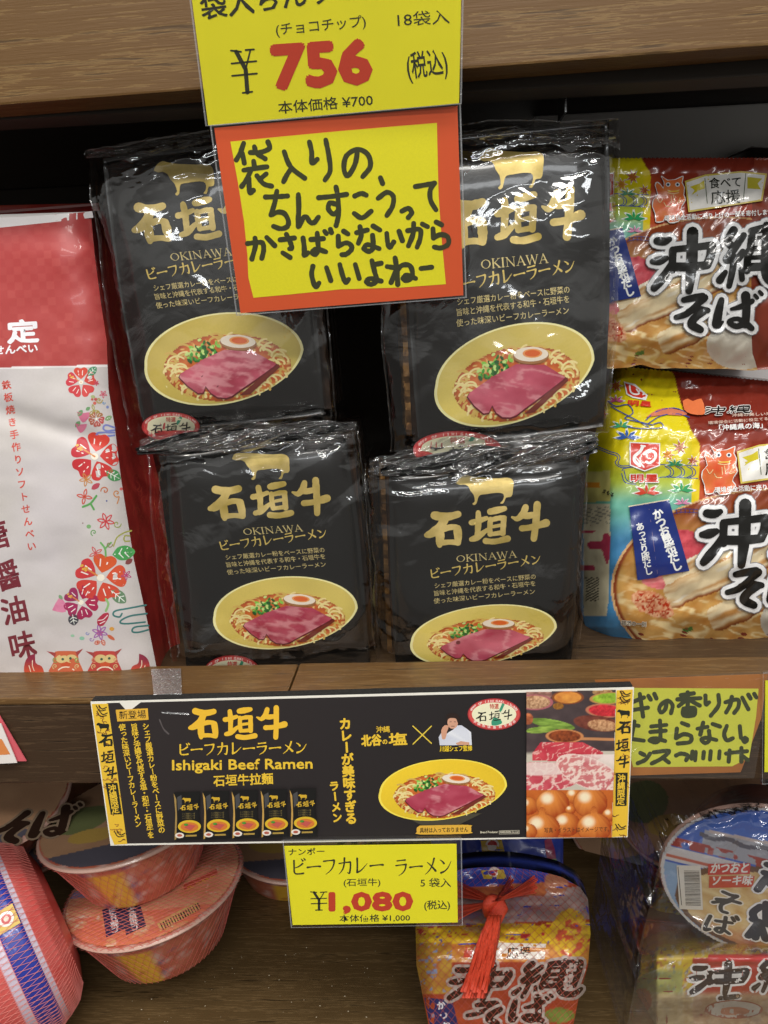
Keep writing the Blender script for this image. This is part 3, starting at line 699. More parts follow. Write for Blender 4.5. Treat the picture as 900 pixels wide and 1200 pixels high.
def film_wrap(name, corners, Yfront, depth, parent, seed, mat=None, topc=0.24, botc=0.14, amp=0.0016, side_in=0.0, Yf=None, n=(120, 170)):
    """a loose clear wrapper: front sheet with creases, crumpled at both ends, carried round the sides"""
    nu, nv = n
    U, V = np.meshgrid(np.linspace(0, 1, nu), np.linspace(0, 1, nv)); u = U.ravel(); v = V.ravel(); px = bilin(corners, u, v)
    end = np.maximum(1 - sstep(0, topc, v), 1 - sstep(0, botc, 1 - v)); edge = np.maximum(1 - sstep(0, .08, u), 1 - sstep(0, .08, 1 - u))
    r1 = ridge(u * 3.5 + 0.8 * v + seed, v * 3.0 - 0.7 * u, seed, 2) - 0.6
    wx, wy = u * 4.2 + .5 * v + .35 * np.sin(v * 9 + seed), v * 4.6 - .9 * u + .3 * np.sin(u * 8 + seed)
    fac = lnoise(wx + seed, wy, seed) - .5 + .45 * (lnoise(wx * 2.3 + wy * .6, wy * 2.1 - wx * .8, seed + 1) - .5)
    r2 = ridge(u * 2.2 + 3 * v + seed, v * 22 + 2.2 * fbm(u * 5, v * 5, seed), seed + 5, 3) - 0.5
    r3 = ridge(u * 22 + seed, v * 9 + u * 4, seed + 9, 2) - 0.5
    d = amp * r1 + 2.6 * amp * fac + end * (0.0055 * r2 + 0.0016 * r3) + edge * 0.0012 * r3
    rnd = 0.010 * (np.abs(2 * u - 1) ** 10) + 0.010 * np.abs(2 * v - 1) ** 10
    Y = Yfront - d + rnd
    px = px + np.stack([(2 * u - 1) ** 3 * (5 * np.sin(np.pi * v) + 7 * (fbm(v * 6, u * 0 + seed, seed + 6) - .5)), np.zeros_like(u)], 1)
    px = px + np.stack([end * 2.5 * (fbm(v * 20, u * 3, seed) - .5) * 2, end * 5 * (fbm(u * 6, v * 3, seed + 3) - .5) * 2], 1)
    P = W(px[:, 0], px[:, 1], Y); idx = np.arange(nu * nv).reshape(nv, nu)
    F = [tuple(q) for q in np.stack([idx[:-1, :-1], idx[1:, :-1], idx[1:, 1:], idx[:-1, 1:]], -1).reshape(-1, 4)]
    loop = list(idx[0, :]) + list(idx[1:, -1]) + list(idx[-1, -2::-1]) + list(idx[-2:0:-1, 0]); m = len(loop)
    R = P[loop]; c = R.mean(0); rings = [loop]; VV = [P]; base = nu * nv; K = 9
    for k in range(1, K + 1):
        f = k / K; Q = R + np.array([0, depth * f, 0]); q = np.linspace(0, 60, m)
        wob = 0.0035 * (ridge(q + 3 * f, np.full(m, f * 5.0 + seed), seed + 2, 3) - 0.5) * math.sin(math.pi * min(1, f * 1.3))
        dirn = Q[:, [0, 2]] - c[[0, 2]]; dirn /= np.linalg.norm(dirn, axis=1)[:, None]
        Q[:, [0, 2]] += dirn * (wob[:, None] - side_in * f); VV.append(Q); rings.append([base + (k - 1) * m + i for i in range(m)])
    for a, b_ in zip(rings[:-1], rings[1:]): F += [(a[(i + 1) % m], a[i], b_[i], b_[(i + 1) % m]) for i in range(m)]
    o = link(name, mesh_of(name, np.vstack(VV), F), mat or m_film, parent, True)
    return o

def folds(name, x0, y0, x1, y1, hgt, Yf, parent, seed, mat, rows=7, n=150, amp=0.007, keep=None):
    """a gathered, crumpled strip of film with overlapping creases"""
    U, V = np.meshgrid(np.linspace(0, 1, n), np.linspace(0, 1, rows * 7)); u = U.ravel(); v = V.ravel()
    x = x0 + (x1 - x0) * u + 6 * (fbm(v * 4, u * 2, seed + 2) - .5); y = y0 + (y1 - y0) * u + hgt * (v - 0.5) * (0.45 + 0.95 * fbm(u * 4.5, v * 0 + seed, seed)) * (0.45 + 0.55 * np.sin(np.pi * np.clip(u, 0, 1)) ** .5)
    y = y + 9 * (fbm(u * 5, v * 1.5, seed + 4) - .5)
    d = amp * 0.6 * (lnoise(u * 14 + v * 3 + seed, v * 2.4 + u * 9, seed) - .5) + amp * 1.8 * (ridge(u * 4 + v * 1.2 + seed, v * 3.2 + u * 3.5, seed, 2) - .5) + amp * 0.7 * (ridge(u * 11 - v * 2, v * 3 + u * 5 + seed, seed + 7, 2) - .5)
    P = W(x, y, Yf - d); idx = np.arange(len(u)).reshape(rows * 7, n)
    F = [tuple(q) for q in np.stack([idx[:-1, :-1], idx[1:, :-1], idx[1:, 1:], idx[:-1, 1:]], -1).reshape(-1, 4)]
    return link(name, mesh_of(name, P, F), mat, parent, True)

GOLD, GOLDL = '#e2c66c', '#dcc888'
def black_pack(label, quad, film, Yp, letters, bowl, seal, seed, lines=True, cowcut=None, side=True, group='black beef ramen five-packs in clear film', sidetext=False):
    quad = np.array(quad, float); film = np.array(film, float)
    base = W(*(quad[2] + quad[3]) / 2, Yp + 0.03)
    T = thing('noodle_multipack', base, label, 'noodle pack', group)
    Yf = pillow(quad, Yp + 0.009, 0.009, 8, seed); S = plane_surf(Yf)
    def fn(u, v):
        p = bilin(quad, u, v); p[:, 0] += (2 * u - 1) * (3.5 * np.sin(np.pi * v) + 3 * (fbm(v * 5, u * 0 + seed, seed) - .5)); return W(p[:, 0], p[:, 1], Yf(p[:, 0], p[:, 1]))
    front = shell('front_packet', fn, 40, 50, 0.012, m_black, T)
    # four packets queued behind the front one, their fins and sides show at the edge
    for k in range(4):
        y0 = Yp + 0.0275 + k * 0.022; grow = 1.0
        q = quad + np.array([(-7 - 3 * k, 3), (3, 3), (3, -2), (-7 - 3 * k, -2)]) * (1 if side else 0.3)
        pts = [W(*q[i], Yp) + np.array([0, y0 - Yp, 0]) for i in range(4)]
        pts = np.array(pts)
        def fk(u, v, pts=pts, k=k):
            p = bilin(pts, u, v); b_ = 0.008 * (1 - np.abs(2 * u - 1) ** 5) * (1 - np.abs(2 * v - 1) ** 8)
            p[:, 1] -= b_; p[:, 0] += 0.0016 * (fbm(u * 3 + k, v * 9 + seed, seed + k) - .5); return p
        shell('packet', fk, 16, 34, 0.011, m_side, T)
        # crimped gold fin down the left side
        n = 40; v = np.linspace(0.02, 0.98, n); VV = []
        for j, off in enumerate((0.0, 0.0035)):
            e = bilin(pts, np.zeros(n), v); e[:, 0] -= 0.0004 + off * (0.7 + 0.5 * fbm(v * 14, v * 0 + k, seed + k)); e[:, 1] += 0.0015 * np.sin(v * 90 + k) - 0.001 + j * 0.002; VV.append(e)
        Fn = [(i, i + 1, n + i + 1, n + i) for i in range(n - 1)]
        link('fin', mesh_of('fin', np.vstack(VV), Fn), m_fin, T, False)
    # gold lettering
    ks = list(letters); Tm = affine3([LET4[k] for k in ks], [letters[k] for k in ks])
    g = Art(6); Z = np.array([[0.2, 0, 480], [0, 0.2, 540], [0, 0, 1]]); g.T = Tm @ Z
    def gold(x, y):
        t = fbm(x / 22 + seed, y / 22, seed)
        return mixc(L('#b59c44'), L('#f8dc8c'), t * 1.5 - 0.25)
    g.brush(SEKI, 30, gold, rag=.07, wmul=1.07); g.brush(GAKI, 30, gold, rag=.07); g.brush(GYU, 30, gold, rag=.07, wmul=1.07)
    if cowcut is None: g.poly(COW, gold, 2)
    else: g.poly([p for p in COW if p[1] > cowcut] , gold, 2)
    serif(g, 'OKINAWA', (275, 595), (630, 566), 40, GOLDL, 1.1)
    katakana(g, 'ビーフカレーラーメン', (118, 696), (778, 604), 62, GOLD, 1.2)
    if lines:
        for t, a, b_ in (('シェフ厳選カレー粉をベースに野菜の', (148, 745), (740, 690)), ('旨味と沖縄を代表する和牛・石垣牛を', (145, 790), (738, 730)), ('使った味深いビーフカレーラーメン', (142, 835), (735, 778))):
            g.text(t, a, b_, 34, GOLDL, bold=0.005)
    g.text('調理例', (400, 1235), (470, 1225), 26, GOLDL, bold=0.01) if 0 else None
    g.build('gold_lettering', S, m_goldp, T)
    a = Art(6); TB = affine3(BL[:len(bowl)] if bowl[2] is not None else [b for b, c_ in zip(BL, bowl) if c_ is not None], [c_ for c_ in bowl if c_ is not None]); bowl_art(a, TB); a.build('bowl_picture', S, m_print, T)
    if seal:
        s = Art(12); seal_art(s, *seal); s.build('seal_print', S, m_print, T, base=8e-4)
    film_wrap('film', film, Yp - 0.004, 0.105, T, seed)
    return T, S, Yf

YP = 0.484
p4 = black_pack('black ramen five-pack in clear film showing its whole golden cow, lower row right',
    [(456, 556), (680, 536), (668, 792), (466, 804)], [(428, 546), (688, 518), (674, 796), (446, 808)], YP, LET4, [(482, 748), (651, 735), (587, 731), (516.7, 757.5), (624.6, 746), (563, 776), (566.6, 739.8)], None, 3)
p3 = black_pack('black ramen five-pack in clear film, lower row left, beside the white cracker bag',
    [(194, 530), (404, 504), (434, 778), (220, 792)], [(170, 520), (420, 496), (444, 780), (206, 796)], YP,
    dict(tip=(244, 593), ush=(388, 585), okl=(285, 625), okr=(356, 619), leg=(298.6, 562.5), k1=(294, 606), k2=(339, 564), kl=(257, 644), kr=(386, 627)),
    [(250.5, 719.6), (419, 714.3), (352.3, 701.7), (285.4, 731.2), (390.3, 725.3), (332.9, 755), (336, 710)], (272, 789, 34, 21), 11, cowcut=95)
p2 = black_pack('black ramen five-pack in clear film, upper row right, between handwritten card and orange packs',
    [(474, 166), (714, 140), (708, 500), (490, 526)], [(444, 148), (726, 138), (714, 508), (458, 532)], YP - 0.002,
    dict(ush=(684, 250), okl=(563, 313), okr=(644, 306), leg=(588, 222), k1=(581, 285), k2=(634, 228), kl=(528, 341), kr=(676, 312)),
    [(506.5, 447), (692.5, 423), (628, 415), (547, 464), (661, 442), (602, 490), (609, 428)], (536, 527, 52, 22), 23)
p1 = black_pack('black ramen five-pack in clear film, upper row left, corner hidden by the handwritten card',
    [(120, 186), (346, 158), (380, 486), (170, 508)], [(102, 172), (352, 138), (394, 492), (154, 520)], YP - 0.002,
    dict(tip=(153, 269), k1=(209, 284), okl=(201, 304), okr=(276, 296), leg=(212, 223), kl=(169, 324), kr=(306, 302), ush=(298, 255)),
    [(169, 429), (355, 414), (282, 397), (208.4, 436), (324, 425), (267, 468), (263.5, 411)], (200, 500, 34, 17), 37)
folds('bottom_fold', 446, 552, 700, 522, 26, YP - 0.0068, p2[0], 61, m_black, amp=.004)
folds('bottom_fold', 160, 527, 416, 500, 22, YP - 0.0068, p1[0], 62, m_black, amp=.004)
# crumpled film ends where the upper packs rest on the lower ones
folds('film_end', 432, 548, 700, 516, 44, YP - 0.010, p2[0], 5, m_filmc)
folds('film_end', 164, 522, 418, 500, 30, YP - 0.010, p1[0], 8, m_filmc)
folds('film_end', 450, 160, 722, 160, 26, YP - 0.008, p2[0], 15, m_film)
folds('film_end', 100, 182, 330, 148, 20, YP - 0.006, p1[0], 18, m_film)
folds('film_end', 452, 545, 690, 528, 22, YP - 0.006, p4[0], 25, m_film)
folds('film_end', 186, 528, 412, 506, 22, YP - 0.006, p3[0], 28, m_film)

# ================================================================== PRICE CARDS AND SIGNS
m_sleeve = film_mat('card_sleeve', rough=0.08, gain=0.8, base=0.0, bumps=0.05, bscale=14, fine=0.12)
m_edge = film_mat('sleeve_edge', rough=0.25, gain=0.9, base=0.10, bumps=0.2, bscale=120, fine=0.3, haze=0.22)
m_foam = plain_mat('black_foam', '#262524', 0.9, bump=1.0, bscale=700, col2='#0d0d0d', nscale=800)
def const(c): return tuple(int(c.lstrip('#')[i:i + 2], 16) for i in (0, 2, 4))
def grow(q, d):
    q = np.array(q, float); c = q.mean(0); out = []
    for i, (sx, sy) in enumerate(((-1, -1), (1, -1), (1, 1), (-1, 1))): out.append(q[i] + np.array([sx * d[0 if sx < 0 else 2], sy * d[1 if sy < 0 else 3]]))
    return np.array(out)
def card(parent, q, Yf, col, thick=0.0006, name='card', mat=None, jag=0):
    q = np.array(q, float); Y = [float(Yf(*p)) if callable(Yf) else Yf for p in q]
    P = [W(p[0], p[1], y) for p, y in zip(q, Y)]
    m = mat or plain_mat('paper_' + col.strip('#'), col, 0.6, var=0.04, nscale=30)
    return slab(name, P, thick, m, parent)
def sleeve(parent, q, Yf, d, thick=0.0014, off=0.0012, edges=True):
    g = grow(q, d); P = [W(p[0], p[1], (float(Yf(*p)) if callable(Yf) else Yf) - off) for p in g]
    s = slab('sleeve', P, thick + off, m_sleeve, parent)
    if edges:
        bm = bmesh.new(); P = np.array(P); w = 0.0009
        c = P.mean(0)
        for i in range(4):
            a, b_ = P[i], P[(i + 1) % 4]; ia, ib = a + (c - a) * 0.012, b_ + (c - b_) * 0.012
            vs = [bm.verts.new(Vector(x) + Vector((0, -0.0003, 0))) for x in (a, b_, ib, ia)]; bm.faces.new(vs)
        me = bpy.data.meshes.new('welded_edge'); bm.to_mesh(me); bm.free(); link('welded_edge', me, m_edge, s)
    return s
INK, RED, YEL = '#2e2f1c', '#cf3f22', '#faf01c'
def plane_Y(pts, Ys):
    P = [W(p[0], p[1], y) for p, y in zip(pts, Ys)]; n = np.cross(P[1] - P[0], P[2] - P[0]); o = np.array([0, 0, CAMZ]); k = np.dot(n, P[0] - o)
    def f(x, y):
        d = ray(x, y); return k / (d @ n) * d[..., 1]
    return f
YC = plane_Y([(221, 0), (541, 0), (244, 147)], [0.398, 0.398, 0.4165])
YC2 = plane_Y([(251, 150), (536, 124), (282, 367)], [0.4175, 0.4165, 0.443])
# upper price card
q1 = [(221, -30), (541, -34), (538, 121), (244, 147)]
t = thing('price_card', W(390, 147, 0.417), 'yellow price card reading 756 yen at the top, above the handwritten card', 'price card')
card(t, q1, YC, YEL); sleeve(t, q1, YC, (3, 3, 3, 1))
a = Art(0)
T756 = lambda x, y: (230 + x / 2.903, y / 2.903)
def zt(t_, a0, b0, size, col, bold=0.0): a.text(t_, T756(*a0), T756(*b0), size / 2.903, col, bold)
zt('袋入ちんすこう', (20, 62), (640, -22), 92, INK, .02)
zt('(チョコチップ)', (272, 118), (578, 88), 46, INK, .005)
zt('18袋入', (686, 88), (862, 76), 54, INK)
zt('756', (270, 298), (592, 276), 200, RED, .055)
zt('(税込)', (720, 262), (858, 244), 98, INK, .012)
zt('本体価格 ¥700', (280, 384), (602, 356), 46, INK, .008)
a.brush([[(x / 2.903 + 230, y / 2.903) for x, y in s] for s in ([(118, 172), (152, 176)], [(168, 170), (196, 168)], [(120, 216), (204, 208)], [(122, 258), (206, 250)], [(158, 316), (190, 312)])], 2.2, INK, smooth=1)
a.brush([[(x / 2.903 + 230, y / 2.903) for x, y in s] for s in ([(136, 176), (168, 236), (174, 314)],)], 5, INK, smooth=1); a.brush([[(230 + 184 / 2.903, 170 / 2.903), (230 + 168 / 2.903, 236 / 2.903)]], 2, INK, smooth=1)
a.build('lettering', plane_surf(YC), m_paper, t, base=9e-5)
# handwritten card with the orange border
q2 = [(251, 150), (536, 124), (543, 346), (282, 367)]
t = thing('handwritten_card', W(410, 367, 0.446), 'yellow handwritten card with orange marker border hanging below the 756 yen card', 'sign')
card(t, q2, YC2, '#ec5c28'); sleeve(t, q2, YC2, (5, 3, 4, 3))
a = Art(0)
a.poly([(270, 166), (330, 160), (400, 153.5), (470, 147.5), (512, 144), (513, 190), (514, 230), (518, 285), (522.5, 333), (470, 337), (400, 339), (340, 345), (297, 349), (291, 325), (290, 300), (286, 260), (279, 215)], YEL); a.up(2)
a.brush(HAND, 6.0, '#3a3d1c', smooth=4, cap=12, rag=.09)
a.build('lettering', plane_surf(YC2), m_paper, t, base=9e-5)

# banner
YB = 0.4235
qb = [(107, 824), (742, 807), (735, 980), (130, 990)]
t = thing('product_banner', W(430, 986, YB), 'wide black banner with yellow lettering and a ramen bowl picture fixed to the shelf edge', 'sign')
card(t, [(106, 822.5), (743, 805.5), (735.5, 981), (129.5, 991)], YB, '#f3efe4', thick=0.0005, name='banner_sheet')
P = [W(p[0], p[1], YB + 0.0006) for p in [(108, 826), (741, 809), (733, 978), (132, 988)]]
sl = np.array(P); ztop = 0.003
slab('foam_board', [P[0] + np.array([0, 0, ztop]), P[1] + np.array([0, 0, ztop]), P[2], P[3]], 0.0058, m_foam, t)
TBn = lambda x, y, ox, oy, k: (ox + x / k, oy + y / k)
a = Art(0); YL, BK = '#f2c83a', '#2c2726'
def bgc(x, y): return mixc(L('#2f2828'), L('#231f20'), (x - 107) / 500.0)
a.poly([(125, 824), (140, 823.5), (150, 835), (156, 830), (165, 823), (617, 811.5), (617, 981.2), (149, 988.6)], bgc); a.up()
a.brush([[(100 + 580 / 6.667, 815 + 190 / 6.667), (100 + 610 / 6.667, 815 + 260 / 6.667), (100 + 650 / 6.667, 815 + 300 / 6.667)]], 1.6, '#5b5454', rag=.3)
# yellow strips with brown pattern
for side_, pts in ((0, [(107.5, 825), (126.5, 824.5), (149, 989), (134, 990), (129, 978)]), (1, [(722.5, 809), (741.5, 808), (735, 980), (717, 981)])):
    a.poly(pts, '#f0c43a')
    a.up()
def strip(cx, y0, y1, x0, x1, k, off):
    """motifs down a strip; centre line from (x0,y0) to (x1,y1)"""
    X = lambda y: x0 + (x1 - x0) * (y - y0) / (y1 - y0)
    r3 = np.random.RandomState(off)
    for i in range(26):
        y = y0 + (y1 - y0) * r3.rand(); c = X(y) + (r3.rand() - .5) * 13; n = 3; st = []
        for j in range(n):
            an = r3.rand() * 6.28; st.append([(c, y), (c + 2.6 * math.cos(an), y + 1.8 * math.sin(an)), (c + 4.2 * math.cos(an + .4), y + 3 * math.sin(an + .4))])
        a.brush(st, 0.9, '#a5702f' if i % 2 else '#7c4a28', smooth=2, cap=5)
    for f in (0.03, 0.07, 0.93):
        y = y0 + (y1 - y0) * f; c = X(y)
        a.brush([[(c - 5, y - 3), (c - 1, y + 3), (c + 6, y + 2)], [(c - 2, y - 3), (c + 2, y + 1), (c + 7, y - 1)]], 1.3, '#3c3020', smooth=3, cap=6)
    a.up()
    y = y0 + (y1 - y0) * .155; c = X(y); T0 = a.T.copy()
    a.T = np.array([[0.045, 0, c - 8 - 0.045 * 272], [0.002, 0.058, y - 4 - 0.058 * 86]]); a.poly(COW, '#22251c', 2); a.T = T0
    for j, st in enumerate((SEKI, GAKI, GYU)):
        y = y0 + (y1 - y0) * (.22 + .115 * j); c = X(y + 8); P_ = np.array([p[:2] for s in st for p in s]); lo, hi = P_.min(0), P_.max(0)
        kx, ky = 14.5 / (hi[0] - lo[0]), 13.5 / (hi[1] - lo[1])
        a.T = np.array([[kx, 0, c - 7.2 - kx * lo[0]], [0, ky, y - ky * lo[1]]]); a.brush(st, 30, '#22251c', smooth=2, wmul=.8, cap=7)
    a.T = T0
    ya, yb = y0 + (y1 - y0) * .565, y0 + (y1 - y0) * .79
    a.poly([(X(ya) - 7, ya), (X(ya) + 7, ya - .4), (X(yb) + 7, yb - .4), (X(yb) - 6, yb)], '#26281c'); a.up()
    a.vtext('沖縄限定', (X(ya + 6), ya + 6), (X(yb - 6), yb - 6), 9.5, YL, bold=.03); a.up()
strip(0, 825, 989, 117, 141, 1, 3); strip(0, 808, 981, 732, 726, 1, 5)
Z7 = lambda x, y: (100 + x / 6.667, 815 + y / 6.667)
a.poly([Z7(237, 112), Z7(488, 100), Z7(494, 190), Z7(250, 204)], '#e9b53c'); a.up()
a.text('新登場', Z7(264, 180), Z7(474, 172), 10.5, '#3a2a1c', .005)
for s_, p0_, p1_ in (('シェフ厳選カレー粉をベースに野菜の', (472, 240), (596, 1050)), ('旨味と沖縄を代表する塩・和牛・石垣牛を', (382, 245), (512, 1090)), ('使った味深いビーフカレーラーメン', (288, 248), (412, 1002))):
    a.vtext(s_, Z7(*p0_), Z7(*p1_), 8.3, YL, bold=.03)
# big title
Tt = affine3([(98, 436), (800, 365), (178, 505)], [(222.6, 853), (333.4, 849), (236.2, 866)])
T0 = a.T.copy(); a.T = Tt; a.brush(SEKI + GAKI + GYU, 30, '#f5c236', rag=.04); a.T = T0
katakana(a, 'ビーフカレーラーメン', (208, 886.5), (361, 883.5), 15.5, YL, 1.15)
a.text('Ishigaki Beef Ramen', (202, 902.5), (366, 900.5), 17.0, YL, .028)
a.text('石垣牛拉麵', (250.5, 920.5), (320, 917.5), 14.0, YL, .03)
a.vtext('カレーが美味すぎる', (404.5, 848), (411.5, 959), 14.5, YL, .045)
a.vtext('ラーメン', (391.5, 921), (395, 958), 12, YL, .045)
a.text('沖縄', (441, 858), (457, 857.4), 8, YL, .02); a.text('北谷', (424, 873.5), (447, 872), 14, YL, .045); a.text('の', (448.5, 872), (454, 871.6), 7, YL, .04); a.text('塩', (456, 872.5), (477, 871.6), 15.5, YL, .04)
a.brush([[(484, 872), (505.5, 851)], [(484, 851), (505.5, 871)]], 1.3, '#f0d24a', smooth=1)
# the small portrait
a.poly([(515.5, 873.5), (514, 864), (517, 859), (521, 862), (526, 858), (531, 855), (536, 850), (541, 850), (547, 854), (552, 858), (553, 873)], lambda x, y: mixc(L('#eef0f6'), L('#b9bfd6'), fbm(x / 5, y / 6, 4) * 1.3 - .3)); a.up()
a.poly([(518, 866), (517, 856), (521, 850), (526, 851), (524, 857), (522, 866)], '#d9a184', 2); a.ell(530.5, 846.5, 6.2, 7.6, '#d9a488'); a.up()
a.poly([(523, 846), (523.5, 838), (529, 835.5), (536, 837), (539, 843), (538, 850), (536, 846), (534, 842), (528, 841.5), (525, 843)], '#2b1d18', 3)
a.poly([(534, 871), (540, 868.5), (550, 870), (550, 873), (536, 873)], '#d9a488'); a.brush([[(527, 846), (529, 845.8)], [(532, 845.8), (534, 846)], [(529, 851), (532.5, 851)]], .7, '#5a2f28', smooth=1, cap=5); a.up()
a.text('川越シェフ監修', (515.5, 880.3), (553.5, 879.3), 7.2, '#f0cc2e', .03)
seal_art(a, 579, 837, 31, 18.6)
TB = affine3(BL, [(443.2, 927.5), (593, 922), (536, 911), (474.4, 935), (566, 933), (517, 957), (524, 920)]); a.poly([(470, 955), (565, 953), (535, 968), (498, 969)], '#4b4638'); a.up()
bowl_art(a, TB, warm=1)
a.poly([(492, 967.5), (548, 966.5), (552, 969), (552, 974.5), (549, 977), (492, 978), (488.5, 975), (488.5, 970)], '#eab641', 2); a.up()
a.text('具材は入っておりません', (492, 975.6), (548.5, 974.4), 6.6, '#3a2a10', .02)
a.text('Brand Producer', (563, 976.5), (583.5, 976.1), 3.6, '#e8e0c8', .02); a.brush([[(585, 973.5), (608.5, 973), (608.5, 977), (585, 977.4), (585, 973.5)]], .35, '#e8e0c8', smooth=1)
a.text('MARUSHIN Co.,Ltd', (586, 976.4), (607.5, 976), 3.4, '#e8e0c8', .02)
# five small packs
for i in range(5):
    x = 203.5 + 34.0 * i; y = 928.5 - 1.0 * i; s = 1.0
    a.poly([(x, y), (x + 31, y - 1), (x + 29.5, y + 22), (x + 32.5, y + 55), (x + 1, y + 56.5), (x + 3, y + 22)], '#131211')
    a.up(); a.poly([(x, y + 1), (x + 3, y + 8), (x + 4, y + 30), (x + 3, y + 55), (x + 1, y + 56), (x + 2, y + 24)], '#c99f52' if i else '#a98a50')
    a.poly([(x + 4, y + 6), (x + 9, y + 3), (x + 10, y + 16), (x + 5, y + 22)], '#4a4a4c')
    a.T = np.array([[.03, 0, x + 15 - .03 * 440], [0, .038, y + 8 - .038 * 130]]); a.poly(COW, '#d8ae30', 1)
    a.T = np.array([[.0305, 0, x + 7.2 - .0305 * 85], [0, .031, y + 14 - .031 * 270]]); a.brush(SEKI + GAKI + GYU, 30, '#e0b636', smooth=1, cap=6, wmul=.85); a.T = T0
    for j in range(3): a.text('シェフ厳選カレー粉', (x + 10, y + 26 + 2.6 * j), (x + 25, y + 25.7 + 2.6 * j), 2.2, '#8d7c48')
    a.ell(x + 18.5, y + 40, 13.5, 7.5, '#e3bb2e'); a.up(); a.ell(x + 18.5, y + 40.5, 10.5, 5.4, '#d97c34'); a.up(); a.poly([(x + 12, y + 41), (x + 18, y + 37.5), (x + 26, y + 39), (x + 20, y + 44.5)], '#c95a50'); a.ell(x + 14.5, y + 38, 2.6, 1.5, '#4f9a3a')
    a.ell(x + 7, y + 50.5, 5.3, 3.2, '#f0e6da'); a.up(); a.ell(x + 7, y + 50.5, 3, 1.6, '#b9614e'); a.poly([(x + 14, y + 50), (x + 27, y + 49.6), (x + 27, y + 51.6), (x + 14, y + 52)], '#b39446'); a.up()
